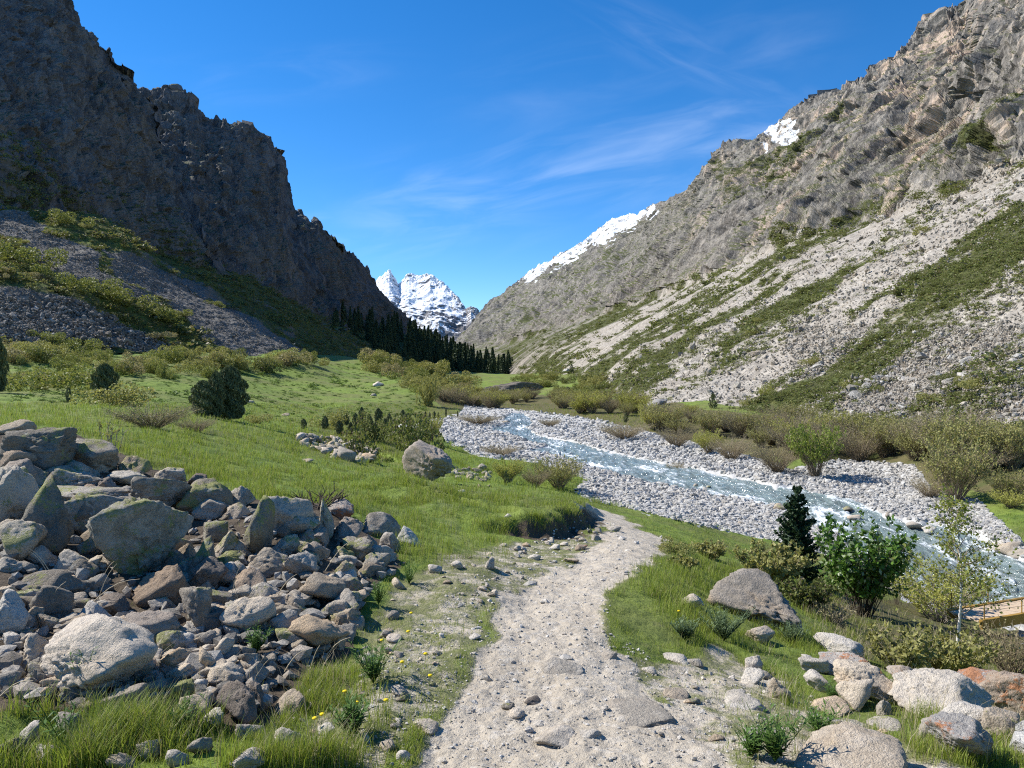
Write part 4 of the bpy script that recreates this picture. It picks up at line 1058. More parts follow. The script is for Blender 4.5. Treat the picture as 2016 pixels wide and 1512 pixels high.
# the biggest blocks of both taluses stand on their own
talus_me = [meshdata('talus_block', *rock_shape(4100 + k, 2, 11, 30), [R_FARW if k % 3 else R_FAR], smooth=False) for k in range(6)]
def blocks(Q, wgt_, n, lab, grp, size, seed):
    r = np.random.default_rng(seed); w_ = wgt_.ravel() / wgt_.sum()
    for k in r.choice(len(w_), n, p=w_):
        P = Q.reshape(-1, 3)[k]; s_ = size(P[1], r)
        o = obj('talus_block', talus_me[r.integers(6)], None, lab, 'rock', grp, loc=P + np.array([0, 0, s_ * .2]))
        o.scale = (s_ * r.uniform(.9, 1.5), s_ * r.uniform(.8, 1.2), s_ * r.uniform(.5, .8)); o.rotation_euler = (r.uniform(-.5, .5), r.uniform(-.6, .6), r.uniform(0, 6.28))
blocks(mR_Q, wgt * (pyR > 690) * (pxR > 1600), 150, 'large angular block of the talus above the right willows', 'blocks of the right talus', lambda d, r: r.lognormal(math.log(.30), .3) * d / 65, 54)
blocks(sA_Q, aA * inpoly(pxA, pyA, TALUS) * (pxA > -10), 70, 'large grey block of the left boulder field', 'blocks of the left boulder field', lambda d, r: r.lognormal(math.log(.38), .25), 55)
# ------------------------------------------------------------------ plant materials
def leaf_material(name, a, b, tr=.35, rough=.55, per='object', c=None):
    M, t = mat(name)
    geo = t.n('ShaderNodeNewGeometry')
    r = t.n('ShaderNodeObjectInfo').outputs['Random'] if per == 'object' else t.n('ShaderNodeAttribute', attribute_name='rnd').outputs['Fac']
    isl = geo.outputs['Random Per Island']
    k = t.math('ADD', t.math('MULTIPLY', isl, .65), t.math('MULTIPLY', r, .35))
    col = t.mix(k, a, b)
    if c: col = t.mix(t.step(t.math('FRACT', t.math('MULTIPLY', isl, 13.7)), .80, .86), col, c)
    t.t.links.new(col, t.b.inputs['Base Color'])
    t.b.inputs['Roughness'].default_value = rough
    if tr:
        tn = t.n('ShaderNodeBsdfTranslucent'); t.t.links.new(t.mix(.5, col, (1.0, 1.0, .35), 'MULTIPLY'), tn.inputs['Color'])
        tn2 = t.n('ShaderNodeMixShader'); tn2.inputs[0].default_value = tr
        t.t.links.new(t.b.outputs[0], tn2.inputs[1]); t.t.links.new(tn.outputs[0], tn2.inputs[2])
        t.t.links.new(tn2.outputs[0], t.o.inputs['Surface'])
    return M
def plain(name, c, rough=.85):
    M, t = mat(name)
    nf = t.noise(t.n('ShaderNodeNewGeometry').outputs['Position'], 30, 3, .6)
    t.t.links.new(t.mix(nf, tuple(x * .65 for x in c), tuple(min(1, x * 1.3) for x in c)), t.b.inputs['Base Color'])
    t.b.inputs['Roughness'].default_value = rough
    return M
TWIG_B = plain('brown_twig', (.27, .22, .15)); TWIG_G = plain('grey_twig', (.30, .26, .21)); BARK_D = plain('dark_bark', (.07, .055, .042)); BIRCH = plain('birch_bark', (.62, .59, .53))
LF_YG = leaf_material('willow_leaf_yellow_green', (.32, .33, .07), (.46, .45, .12))
LF_GR = leaf_material('willow_leaf_green', (.18, .235, .04), (.28, .33, .07))
LF_OL = leaf_material('willow_leaf_olive', (.25, .25, .085), (.37, .35, .13))
LF_BR = leaf_material('willow_bud_brown', (.27, .235, .125), (.38, .335, .18))
LF_BUSH = leaf_material('bush_leaf', (.13, .155, .045), (.22, .24, .075), c=(.19, .16, .10))
LF_BUSHY = leaf_material('sun_toned_bush_leaf', (.17, .19, .05), (.28, .295, .09))  # lighter copy of the bush leaf, sunlight painted into its colour
LF_UNDER = leaf_material('undergrowth_leaf', (.13, .155, .05), (.23, .25, .085), per='attr', c=(.20, .17, .115))
LF_UNDERY = leaf_material('undergrowth_leaf_yellow', (.125, .14, .042), (.23, .235, .08), per='attr', c=(.21, .17, .11))
LF_TUFT = leaf_material('meadow_tuft_leaf', (.07, .12, .025), (.16, .24, .05), per='attr')
LF_JUN = leaf_material('juniper_needle', (.085, .10, .045), (.16, .17, .075), tr=.1)
LF_SPR = leaf_material('spruce_needle', (.055, .085, .045), (.10, .14, .065), tr=.08)
LF_SPRN = leaf_material('near_spruce_needle', (.02, .045, .02), (.05, .085, .032), tr=.1)
LF_DEEP = leaf_material('glossy_leaf', (.06, .13, .022), (.12, .22, .04), tr=.3, rough=.35, c=(.30, .36, .20))
LF_BIRCH = leaf_material('birch_leaf', (.22, .25, .05), (.34, .36, .10), tr=.45)
LF_HERB = leaf_material('herb_leaf', (.07, .14, .03), (.13, .22, .05), tr=.3)
LF_GREY = leaf_material('grey_green_leaf', (.10, .15, .07), (.17, .23, .11), tr=.3)
GRASSM = leaf_material('grass_blade', (.15, .215, .032), (.35, .41, .075), tr=.4, per='attr', c=(.34, .31, .15))
DRYM = leaf_material('dry_straw', (.36, .30, .19), (.52, .45, .30), tr=.3, per='attr')
YEL = plain('dandelion_yellow', (.85, .58, .02)); 

def tube(pts, r0, r1, sides=3):
    pts = np.asarray(pts, np.float32); n = len(pts)
    tg = np.gradient(pts, axis=0); tg /= np.maximum(np.linalg.norm(tg, axis=1, keepdims=True), 1e-9)
    ref = np.array([.31, .77, .12]); a = np.cross(tg, ref); a /= np.maximum(np.linalg.norm(a, axis=1, keepdims=True), 1e-9); b = np.cross(tg, a)
    th = np.arange(sides) * 2 * np.pi / sides
    rr = np.linspace(r0, r1, n)[:, None, None]
    V = pts[:, None] + rr * (np.cos(th)[None, :, None] * a[:, None] + np.sin(th)[None, :, None] * b[:, None])
    i = np.arange(n * sides).reshape(n, sides)
    F = np.stack((i[:-1], np.roll(i, -1, 1)[:-1], np.roll(i, -1, 1)[1:], i[1:]), -1).reshape(-1, 4)
    return V.reshape(-1, 3), F
class Acc:
    def __init__(s): s.V, s.F, s.n = [], [], 0
    def add(s, V, F): s.V.append(V); s.F.append(F + s.n); s.n += len(V)
    def get(s): return np.concatenate(s.V).astype(np.float32), np.concatenate(s.F)
def quads_at(P, size, rng, elong=1.6, up=None):
    """leaf-sized four-point faces"""
    n = len(P)
    R = randrot(rng, n)
    if up is not None:
        a, b = R[:, :, 0], R[:, :, 1]
        a = a * (1 - up) + np.array([0, 0, 1]) * up; a /= np.linalg.norm(a, axis=1, keepdims=True)
        b = np.cross(a, b); b /= np.linalg.norm(b, axis=1, keepdims=True)
    else: a, b = R[:, :, 0], R[:, :, 1]
    s = (np.broadcast_to(size, (n,)) * rng.uniform(.65, 1.35, n))[:, None]
    V = np.stack((P - a * s * elong * .5, P + b * s * .5, P + a * s * elong * .5, P - b * s * .5), 1).reshape(-1, 3)
    return V.astype(np.float32), np.arange(4 * n).reshape(n, 4)

def shrub_mesh(seed, nst, h, spread, twigs, nleaf, lsize, leaf_from=.45, r0=.012, arch=.15, sub=.35, upright=.0):
    """many thin stems fanning out of one foot, side twigs, small leaves towards the ends; about h high"""
    rng = np.random.default_rng(seed); st = Acc(); tips = []
    for k in range(nst):
        az = rng.uniform(0, 6.283); lean = spread * math.sqrt(rng.random()); L = h * rng.uniform(.65, 1.05)
        d = np.array([math.cos(az) * lean, math.sin(az) * lean, 1.0]); d /= np.linalg.norm(d)
        s_ = np.linspace(0, 1, 5)[:, None]
        base = np.array([math.cos(az), math.sin(az), 0]) * rng.uniform(0, .12) * h
        pts = base + d * L * s_ + np.array([math.cos(az), math.sin(az), -.35]) * arch * h * s_ ** 2.2 + rng.normal(size=(5, 3)) * .02 * h * s_
        st.add(*tube(pts, r0, r0 * .3))
        for j in range(twigs):
            f = rng.uniform(.25, .95); i0 = int(f * 4); p = pts[i0] + (pts[min(i0 + 1, 4)] - pts[i0]) * (f * 4 - i0)
            td = d + rng.normal(size=3) * .55; td[2] = abs(td[2]) + .2; td /= np.linalg.norm(td)
            q = p + td * np.linspace(0, 1, 3)[:, None] * h * sub * rng.uniform(.5, 1) * (1 - .4 * f)
            st.add(*tube(q, r0 * .45, r0 * .2)); tips.append((q[0], q[2]))
        tips.append((pts[2], pts[4]))
    A_ = np.array([a for a, b in tips]); B_ = np.array([b for a, b in tips])
    k = rng.integers(0, len(tips), nleaf); f = rng.uniform(leaf_from, 1.05, nleaf)[:, None]
    P = A_[k] * (1 - f) + B_[k] * f + rng.normal(size=(nleaf, 3)) * .018 * h
    return st.get(), quads_at(P, lsize, rng, 1.7)
def make_shrub(name, lab, cat, grp, stems, leaves, mt, ml, leafname='leaves'):
    root = bpy.data.objects.new(name, None); link(root); tag(root, lab, cat, grp)
    obj('stems', meshdata(name + '_stems', *stems, [mt]), root)
    obj(leafname, meshdata(name + '_leaves', *leaves, [ml], smooth=False), root)
    return root
def put(o, loc, s, rz, sx=1.0):
    o.location = loc; o.rotation_euler = (0, 0, rz); o.scale = (s * sx, s * sx, s)
def ground_at(px, py, d=None):
    if d is not None: return at(px, py, d)
    P, ok = ground_hit(px, py)
    return P[0] if ok[0] else at(px, py, 100.0)

# ------------------------------------------------------------------ willows along the river
rng = np.random.default_rng(60)
WIL = {}
for kind, (mt, ml, nl, ls) in {'yellow': (TWIG_B, LF_YG, 5200, .032), 'green': (TWIG_B, LF_GR, 6000, .036), 'olive': (TWIG_B, LF_OL, 4600, .030), 'brown': (TWIG_B, LF_BR, 2200, .022)}.items():
    WIL[kind] = []
    for v in range(2):
        stems, leaves = shrub_mesh(6000 + v + 10 * len(WIL), 120 if kind != 'brown' else 170, 1.0, .85 if kind != 'brown' else 1.05, 4, nl, ls * .8, r0=.006)
        WIL[kind].append((meshdata('willow_stems', *stems, [mt]), meshdata('willow_leaves', *leaves, [ml], smooth=False)))
WLAB = {'yellow': 'yellow-green willow shrub just coming into leaf', 'green': 'fresh green willow shrub', 'olive': 'olive willow shrub with bare twigs showing', 'brown': 'bare brown willow shrub'}
def willow(kind, px, py, wpx, hpx, lab, grp=None, d=None):
    P = ground_at(px, py, d)
    h = hpx / FPX * P[1]; wd_ = wpx / FPX * P[1]
    me = WIL[kind][rng.integers(2)]
    root = bpy.data.objects.new('willow_shrub', None); link(root); tag(root, lab, 'shrub', grp)
    obj('stems', me[0], root); obj('leaves', me[1], root)
    root.location = P - np.array([0, 0, .03]); root.rotation_euler = (0, 0, rng.uniform(0, 6.28))
    root.scale = (wd_ / 1.75, wd_ / 1.75, h / 1.0)
for a in [('green',1605,938,130,112,'brightest green willow shrub, round-topped over a brown base'),('olive',1880,988,165,138,'biggest rounded willow shrub at the right, green top and brown base'),('brown',1530,930,120,70,'brown willow thicket left of the brightest green willow'),('brown',1690,908,130,82,'wide brown willow behind the right gravel bar'),
 ('olive',1740,900,110,80,'olive willow between the wide brown willow and the biggest rounded willow'),('yellow',1395,893,76,52,'yellow-green willow behind the brown thicket across the river'),('olive',1460,858,66,52,'round bushy grey-olive willow at the foot of the right scree'),('brown',1440,905,110,56,'low brown willow in front of the yellow-green willow across the river'),
 ('olive',1995,925,120,100,'olive willow at the right frame edge below the talus'),('olive',1985,985,110,70,'low olive willow in front of the right edge willow'),('olive',1100,962,120,68,'olive willow on the near bank before the river bend, right one of two'),('yellow',1000,950,80,52,'yellow-green willow on the near bank, left one of two'),
 ('brown',1055,958,76,46,'brown willow between the two near bank willows'),('brown',985,896,100,24,'low brown scrub on the gravel right of the house-shaped boulder'),('yellow',848,868,62,56,'yellow-green willow behind the house-shaped boulder'),('brown',940,834,110,22,'flat brown willow patch on the far left gravel'),
 ('brown',1082,840,56,20,'small brown willow patch on the far gravel island'),('brown',1230,864,130,40,'brown willow hedge on the far gravel bank'),('brown',1330,880,90,46,'brown willow at the far bank left of the low brown willow'),('yellow',1560,880,90,64,'yellow-green willow under the right scree'),
 ('brown',1330,932,48,28,'tan dry shrub on the gravel by the river'),('yellow',1510,800,40,46,'bright yellow-green willow at the foot of the dark bushes'),('olive',1800,905,110,66,'olive willow left behind the biggest rounded willow'),('brown',1830,980,90,50,'brown twiggy shrub left of the biggest rounded willow'),('yellow',1990,1000,90,40,'green low shrub at the right frame edge')]:
    willow(*a)
def band(poly, n, kinds, h0, lab, grp, seed):
    r = np.random.default_rng(seed); q = sample_px(r, n, poly)
    for x, y in q[np.argsort(q[:, 1])]:
        P, ok = ground_hit(x, y)
        if not ok[0] or P[0, 1] > 330: continue
        hp = h0 * r.uniform(.7, 1.35) / P[0, 1] * FPX
        willow(kinds[r.integers(len(kinds))], x, y, hp * r.uniform(1.2, 2.0), hp, lab, grp)
band([(865,790),(900,772),(1000,778),(1100,785),(1260,800),(1250,824),(1100,812),(1000,806),(880,808)], 62, ['yellow','yellow','olive','olive','brown'], 2.6, 'willow shrub of the dense far thicket beyond the river bend', 'willows of the far thicket', 61)
band([(1230,800),(1320,812),(1500,835),(1660,858),(1850,880),(1840,905),(1650,895),(1450,885),(1280,845)], 40, ['yellow','olive','olive','brown','brown'], 2.4, 'willow shrub of the belt under the right scree', 'willows of the belt under the scree', 62)
band([(1840,880),(2016,890),(2016,960),(1900,930)], 9, ['olive','brown','olive'], 3.0, 'willow shrub in the right corner thicket', 'willows of the right corner', 63)

# ------------------------------------------------------------------ bushes on the slopes
def bush_mesh(seed, n, size, tall=.75):
    r = np.random.default_rng(seed)
    c = r.normal(size=(9, 3)) * np.array([.38, .38, .16]) + np.array([0, 0, .34]); k = r.integers(0, 9, n)
    D_ = r.normal(size=(n, 3)); D_ /= np.linalg.norm(D_, axis=1, keepdims=True)
    P = c[k] + D_ * (r.uniform(.55, 1, n)[:, None] ** .6) * .30; P[:, 2] = np.abs(P[:, 2]) * tall
    return quads_at(P, size, r, 1.3)
bushes = [[meshdata('bush_foliage', *bush_mesh(6200 + k, 2600, .042), [m], smooth=False) for k in range(3)] for m in (LF_BUSH, LF_BUSHY, LF_OL, LF_BR)]
def bush_on(Q, wgt_, n, lab, grp, size, seed, mats, name='bush'):
    r = np.random.default_rng(seed); w_ = wgt_.ravel() / wgt_.sum()
    for k in r.choice(len(w_), n, p=w_):
        P = Q.reshape(-1, 3)[k]; s_ = size(P[1], r)
        o = obj(name, bushes[mats[r.integers(len(mats))]][r.integers(3)], None, lab, 'bush', grp, loc=P - np.array([0, 0, s_ * .08]))
        o.scale = (s_ * r.uniform(.9, 1.4), s_ * r.uniform(.9, 1.4), s_ * r.uniform(.7, 1.1)); o.rotation_euler = (0, 0, r.uniform(0, 6.28))
few = [bush_mesh(6300 + k, 110, .14) for k in range(5)]
def undergrowth(label, Q, wgt_, n, size, seed, m):
    r = np.random.default_rng(seed); w_ = wgt_.ravel() / wgt_.sum()
    P = Q.reshape(-1, 3)[r.choice(len(w_), n, p=w_)]
    P = P[np.isfinite(P[:, 1])]; n = len(P)
    s_ = size(P[:, 1], r, n)
    V, F, rr = scatter(few, P - np.stack((0 * s_, 0 * s_, s_ * .1), -1), rotz(r.uniform(0, 6.28, n)), np.stack((s_ * r.uniform(.9, 1.5, n), s_ * r.uniform(.9, 1.5, n), s_ * r.uniform(.6, 1.0, n)), -1), r.integers(0, 5, n), r.random(n))
    obj('undergrowth', meshdata('undergrowth', V, F, [m], attrs={'rnd': rr}, smooth=False), kind='stuff', label=label)
vegR = aR * np.clip(mR_M[..., 0] * 1.5 - .15, 0, 1) * (pxR < 2040) * (np.arange(mR_Q.shape[0])[:, None] < 345)
undergrowth('dark olive scrub in the green strips of the right slope', mR_Q, vegR, 7200, lambda d, r, n: r.lognormal(math.log(.85), .45, n) * np.clip(d / 160, .6, 2.6), 64, LF_UNDER)
vegRu = aR * np.clip(mR_M[..., 0] * 1.5 - .2, 0, 1) * (np.arange(mR_Q.shape[0])[:, None] >= 345) * (pxR < 2030) * (pyR < 640)
undergrowth('low scrub on the ledges of the right cliffs', mR_Q, vegRu, 900, lambda d, r, n: r.lognormal(math.log(1.0), .4, n) * np.clip(d / 250, .7, 2), 65, LF_UNDER)
bush_on(mR_Q, vegR * np.clip(1.3 - dR / 260, 0, 1), 62, 'dense olive bush in the green strips of the right slope', 'bushes of the right slope', lambda d, r: r.lognormal(math.log(1.7), .35) * max(.7, d / 150), 66, [0, 0, 0, 2])
vA = aA * np.clip(sA_M[..., 0] * 1.4 - .2, 0, 1) * (pxA > -10)
undergrowth('yellow-olive scrub on the left slope', sA_Q, vA, 700, lambda d, r, n: r.lognormal(math.log(.95), .55, n), 67, LF_UNDERY)
bush_on(sA_Q, vA, 45, 'yellow-green bush scattered over the sunlit left slope', 'bushes of the left slope', lambda d, r: r.lognormal(math.log(1.6), .4), 68, [1, 1, 2, 3])
for x, y, s_, lab in ((245,600,7.5,'large light green bush in the middle of the left slope, upper of a pair'),(318,632,7.2,'large light green bush on the left slope, lower right of a pair'),(160,575,6.5,'light green bush above the left boulder field'),(40,520,7.5,'big yellow-green bush at the upper left slope edge'),(75,545,6.,'yellow-green bush right below the upper left one'),(432,590,3.4,'lone green bush on the edge of the grey scree strip'),(82,668,3.,'small round bush among the left boulders'),(130,690,4.5,'olive bush at the lower edge of the left boulder field'),(60,250,7.,'pale bush high on the dark left cliff ledge'),(140,440,6.,'dim green bush above the left scree')):
    k = np.argmin((pxA - x) ** 2 + (pyA - y) ** 2); P = sA_Q.reshape(-1, 3)[k] if y > 300 else at(x, y, 262.)
    o = obj('bush', bushes[1][int(x) % 3], None, lab, 'bush', None, loc=P - np.array([0, 0, .3])); o.scale = (s_, s_, s_ * .85)
aB, pxB, pyB = area(sB_Q)
vB = aB * np.clip(sB_M[..., 0] * 1.4 - .1, 0, 1)
undergrowth('shaded scrub below the left crags', sB_Q, vB, 1900, lambda d, r, n: r.lognormal(math.log(1.6), .45, n) * np.clip(d / 250, .7, 2), 69, LF_UNDER)
vL = area(L1_Q)[0] * (np.arange(L1_Q.shape[0])[:, None] < 130) * np.clip(1.1 - np.arange(L1_Q.shape[0])[:, None] / 130, 0, 1) * (fbm(L1_Q.reshape(-1, 3) / 25, 3, 73).reshape(L1_Q.shape[:2]) > -.05)
undergrowth('dark scrub clinging to the foot of the left cliff', L1_Q, vL, 900, lambda d, r, n: r.lognormal(math.log(1.3), .45, n), 74, LF_UNDER)
# bushes on the meadow and its rim
def bush_ground(px, py, wpx, hpx, m, lab, grp=None, d=None):
    P = ground_at(px, py, d); o = obj('bush', bushes[m][int(px + py) % 3], None, lab, 'bush', grp, loc=P - np.array([0, 0, .05]))
    w_ = wpx / FPX * P[1] / 1.35; o.scale = (w_, w_, hpx / FPX * P[1] / .55); o.rotation_euler = (0, 0, px)
willow('brown', 300, 842, 190, 58, 'brownish spreading bush on the meadow left of the twin junipers'); willow('brown', 385, 850, 90, 36, 'brown dry bush below the twin junipers')
for a in [(240,800,120,42,2,'olive bush beside the upright left juniper'),(90,775,130,50,1,'yellow-green bush near the left frame edge on the meadow'),(780,898,120,78,0,'dark olive shrub mass left behind the house-shaped boulder'),(740,870,70,50,0,'dark shrub in front of the small juniper row'),
 (650,846,60,36,2,'olive shrub at the left end of the small juniper row'),(1330,1090,60,30,2,'low scrub at the trail bend'),(500,832,50,18,2,'low olive bush right of the twin junipers'),(850,800,40,60,2,'olive bush on the right edge of the green hill'),(880,770,50,34,2,'olive bush in the hollow beyond the green hill')]:
    bush_ground(*a)
r = np.random.default_rng(72)
for x, y in sample_px(r, 36, [(0,672),(120,680),(240,694),(345,690),(480,700),(590,700),(590,716),(300,722),(0,705)]):
    hp = r.uniform(16, 34); bush_ground(x, y + 14, hp * r.uniform(1.4, 2.4), hp, int(r.choice([1, 2, 2, 3, 0])), 'small scrubby bush along the foot of the left boulder field', 'bushes along the left boulder field')
r = np.random.default_rng(70)
for x, y in sample_px(r, 20, [(1000,742),(1090,742),(1230,765),(1220,790),(1080,778),(1000,752)]):
    hp = r.uniform(7, 15); bush_ground(x, y, hp * 2.4, hp, int(r.choice([0, 2, 1])), 'small bush on the green strip above the dark ledge', 'bushes above the dark ledge')
for x, y in np.r_[sample_px(r, 38, [(0,715),(330,715),(600,705),(700,720),(760,735),(700,730),(560,720),(330,760),(100,775),(0,770)]), sample_px(r, 26, [(700,700),(850,735),(930,762),(880,790),(830,780),(760,740)])]:
    hp = r.uniform(14, 30); bush_ground(x, y, hp * r.uniform(1.5, 2.6), hp, int(r.choice([1, 1, 2, 2, 3])), 'small scrubby bush at the upper rim of the meadow', 'bushes on the meadow rim')
for x, y in sample_px(r, 24, [(1060,745),(1250,725),(1300,780),(1180,790),(1080,772)]):
    hp = r.uniform(8, 18); bush_ground(x, y, hp * 2, hp, int(r.choice([0, 2, 1])), 'small bush on the far green terrace', 'bushes on the far terrace')

# ------------------------------------------------------------------ conifers
def cone_needles(seed, n, h, w_, size, shape='spruce', up=.35):
    r = np.random.default_rng(seed)
    z = r.random(n) ** 1.25
    a = r.uniform(0, 6.283, n)
    if shape == 'spruce':
        lay = 1 - .34 * np.abs(np.sin(z * 34 + np.round(a * 1.3) * .9)); R_ = (1 - z) ** .82 * lay * (.8 + .35 * np.sin(a * 5 + z * 20))
    else:
        R_ = np.sin(np.clip(z * .88 + .12, 0, 1) * np.pi) ** .55 * (.68 + .42 * np.sin(a * 3 + z * 9 + seed) * np.sin(z * 11 + a))
    rr = R_ * r.uniform(.55, 1, n) ** .5 * w_
    P = np.stack((np.cos(a) * rr, np.sin(a) * rr, .06 * h + z * h * .94 - (rr / max(w_, 1e-6)) * (.05 * h if shape == 'spruce' else 0)), -1)
    return quads_at(P, size, r, 2.2, up)
def conifer(name, seed, n, h, w_, size, shape, ml, lab, cat, grp=None, trunk_h=.62, up=.35):
    root = bpy.data.objects.new(name, None); link(root); tag(root, lab, cat, grp)
    obj('trunk', meshdata(name + '_trunk', *tube([(0, 0, -.05 * h), (0, 0, h * .5), (0, 0, h * trunk_h)], .022 * h, .004 * h, 6), [BARK_D]), root)
    obj('crown', meshdata(name + '_crown', *cone_needles(seed, n, h, w_, size, shape, up), [ml], smooth=False), root)
    return root
def stand(o, px, py, hpx, wpx=None, d=None, rz=0.0):
    P = ground_at(px, py, d); s_ = hpx / FPX * P[1]
    o.location = P; o.rotation_euler = (0, 0, rz)
    o.scale = ((wpx / FPX * P[1],) * 2 if wpx else (s_, s_)) + (s_,)
def jun(px, py, wpx, hpx, lab, grp=None, d=None, n=1500):
    global _jb
    o = conifer("juniper", abs(int(px)), n, 1.0, .5, .07 if n < 2000 else .038, 'juniper', LF_JUN, lab, 'tree', grp, up=.55) 
    stand(o, px, py, hpx, wpx, d, px)
jun(452, 828, 72, 106, 'taller right one of the twin dark junipers on the meadow', n=6000)
jun(400, 822, 62, 72, 'shorter left one of the twin dark junipers on the meadow', n=4600)
jun(425, 824, 44, 92, 'slim juniper between the twin dark junipers', n=5000)
jun(207, 787, 52, 70, 'upright dark juniper alone at the left of the meadow', n=5000)
jun(-6, 775, 40, 115, 'dark juniper cut by the left frame edge', n=5000)
jun(135, 792, 16, 28, 'tiny juniper left of the upright one on the meadow', n=600)
proto = conifer('juniper', 77, 1600, 1.0, .5, .055, 'juniper', LF_JUN, 'small dark juniper of the row along the far meadow edge', 'tree', 'small junipers along the meadow edge', up=.55)
for i, (x, y, ww, hh) in enumerate([(668,856,18,28),(690,857,14,26),(700,852,16,38),(712,842,16,40),(728,850,20,32),(745,834,18,30),(766,840,16,26),(793,831,12,24),(804,832,16,18),(598,845,18,20),(838,828,7,18),(846,828,7,16),(855,826,8,16),(863,826,6,14),(878,820,5,16),(901,821,4,12),(640,846,20,26),(682,838,14,24),(758,850,16,26),(776,850,20,24)]):
    o = proto if i == 0 else copy_tree(proto)
    stand(o, x, y, hh, ww, None, i * 1.3)
jun(996, 955, 12, 26, 'single tiny dark juniper in front of the near bank willows', n=500)
for x, y, ww, hh, d, lab in ((1404,816,22,40,104,'dark juniper at the foot of the right scree'),(1118,782,18,20,None,'dark juniper before the far terrace'),(1125,733,10,16,285,'dark juniper on the far terrace crest'),(1194,757,12,16,None,'dark juniper right on the far terrace'),(1232,832,12,20,None,'pointed juniper at the thicket edge'),(1990,508,18,34,150,'lone conifer high on the right scree'),(1636,570,10,22,230,'thin conifer on the upper right scree'),(1300,690,8,12,330,'dark juniper in the right green strip')):
    jun(x, y, ww, hh, lab, None, d, n=500)
for x, y, hh in ((1175,800,24),(1190,797,20),(1225,800,18),(1140,798,16)):
    P = ground_at(x, y); o = bpy.data.objects.new('young_birch', None); link(o); tag(o, 'bright yellow-green young birch standing in the far thicket', 'tree', 'young birches of the far thicket')
    obj('trunk', meshdata('birch_trunk', *tube([(0, 0, 0), (0, 0, .9)], .012, .004, 4), [BIRCH]), o)
    obj('crown', meshdata('birch_crown', *cone_needles(x, 500, 1.0, .28, .07, 'juniper', .2), [LF_YG], smooth=False), o)
    o.location = P; o.scale = (hh / FPX * P[1] * 1.3,) * 3
# far forest
fproto = [conifer('spruce_tree', 80 + k, 1500, 1.0, .17 + .02 * k, .036, 'spruce', LF_SPR, 'tall dark spruce of the forest below the left crags', 'tree', 'spruces of the far forest', .98) for k in range(3)]
FOREST = [(682,590),(700,605),(755,652),(808,672),(870,704),(930,724),(990,738),(1025,742),(1010,750),(965,757),(883,735),(814,722),(750,702),(690,662),(650,650),(650,632)]
wF = aB * inpoly(pxB, pyB, FOREST) * (1 + 2.0 * (pxB > 800))
r = np.random.default_rng(81)
ks = r.choice(wF.size, 296, p=wF.ravel() / wF.sum())
for i, k in enumerate(ks):
    o = fproto[i] if i < 3 else copy_tree(fproto[i % 3])
    P = sB_Q.reshape(-1, 3)[k]
    hh = 49 * r.uniform(.6, 1.1) * (.8 if P[1] < 500 else 1) / FPX * P[1]
    o.location = P - np.array([0, 0, .3]); o.scale = (hh * r.uniform(.85, 1.25),) * 2 + (hh,); o.rotation_euler = (0, 0, r.uniform(0, 6.28))

# ------------------------------------------------------------------ near trees and shrubs right of the trail
def branchy_spruce(seed, h, w_, whorls, per, need):
    r = np.random.default_rng(seed); br = Acc(); P, Dv = [], []
    for k in range(whorls):
        f = (k + r.uniform(-.3, .3)) / whorls; z = h * (.05 + .93 * f); L = w_ * (1 - f) ** .85 * r.uniform(.85, 1.1) + .03 * h
        for j in range(per if f < .75 else per - 2):
            a = j * 6.283 / per + r.uniform(-.35, .35) + k * .7; l = L * r.uniform(.6, 1.15)
            s_ = np.linspace(0, 1, 5)[:, None]
            q = np.array([0, 0, z]) + np.array([math.cos(a), math.sin(a), 0]) * l * s_ + np.array([0, 0, 1]) * l * (-.30 * np.sin(s_ * 2.4) * (1 - f * .6) + .22 * s_ ** 2 + .35 * f * s_)
            br.add(*tube(q, .006 * h * (1 - f * .7) * .6, .0012 * h))
            m = int(need * (.35 + l / w_)); u = r.random(m) ** .8; base = np.stack([np.interp(u, s_[:, 0], q[:, i]) for i in range(3)], -1)
            side = np.array([-math.sin(a), math.cos(a), 0]); off = (r.uniform(-1, 1, m) * .30 * l * (1.05 - u))[:, None] * side
            base = base + off + np.array([math.cos(a), math.sin(a), 0]) * (np.abs(off).sum(1) * .4)[:, None] - np.array([0, 0, 1]) * (np.abs(off).sum(1) * .35)[:, None]
            P.append(base)
    return br.get(), quads_at(np.concatenate(P), .022 * h * .9, r, 2.6, .15)
P = ground_at(1568, 1152, 15.5); H = 200 / FPX * P[1]
o = bpy.data.objects.new('spruce_tree', None); link(o); tag(o, 'young dark spruce by the river right of the trail', 'tree'); o.location = P
bb, nn = branchy_spruce(91, H, .27 * H, 26, 8, 46)
obj('trunk', meshdata('near_spruce_trunk', *tube([(0, 0, -.1), (0, 0, H * .5), (0, 0, H)], .03 * H, .003 * H, 7), [BARK_D]), o)
obj('branches', meshdata('near_spruce_branches', *bb, [BARK_D]), o)
obj('needles', meshdata('near_spruce_needles', *nn, [LF_SPRN], smooth=False), o)
def near_shrub(name, px, py, hpx, lab, seed, nst, spread, tw, nl, ls, mt, ml, d=None, cat='shrub', r0=.008, leaf_from=.35, arch=.1, sub=.35):
    P = ground_at(px, py, d); h = hpx / FPX * P[1]
    st, lv = shrub_mesh(seed, nst, h, spread, tw, nl, ls, leaf_from, r0, arch, sub)
    o = make_shrub(name, lab, cat, None, st, lv, mt, ml); o.location = P - np.array([0, 0, .04]); return o
near_shrub('shrub', 1700, 1212, 188, 'glossy green leafy shrub with many stems right of the young spruce', 92, 46, .42, 7, 5200, .055, BARK_D, LF_DEEP, None, leaf_from=.2, r0=.010)
near_shrub('shrub', 1765, 1190, 120, 'thin green side shoot shrub right of the glossy green shrub', 192, 12, .35, 5, 900, .05, BARK_D, LF_DEEP, None)
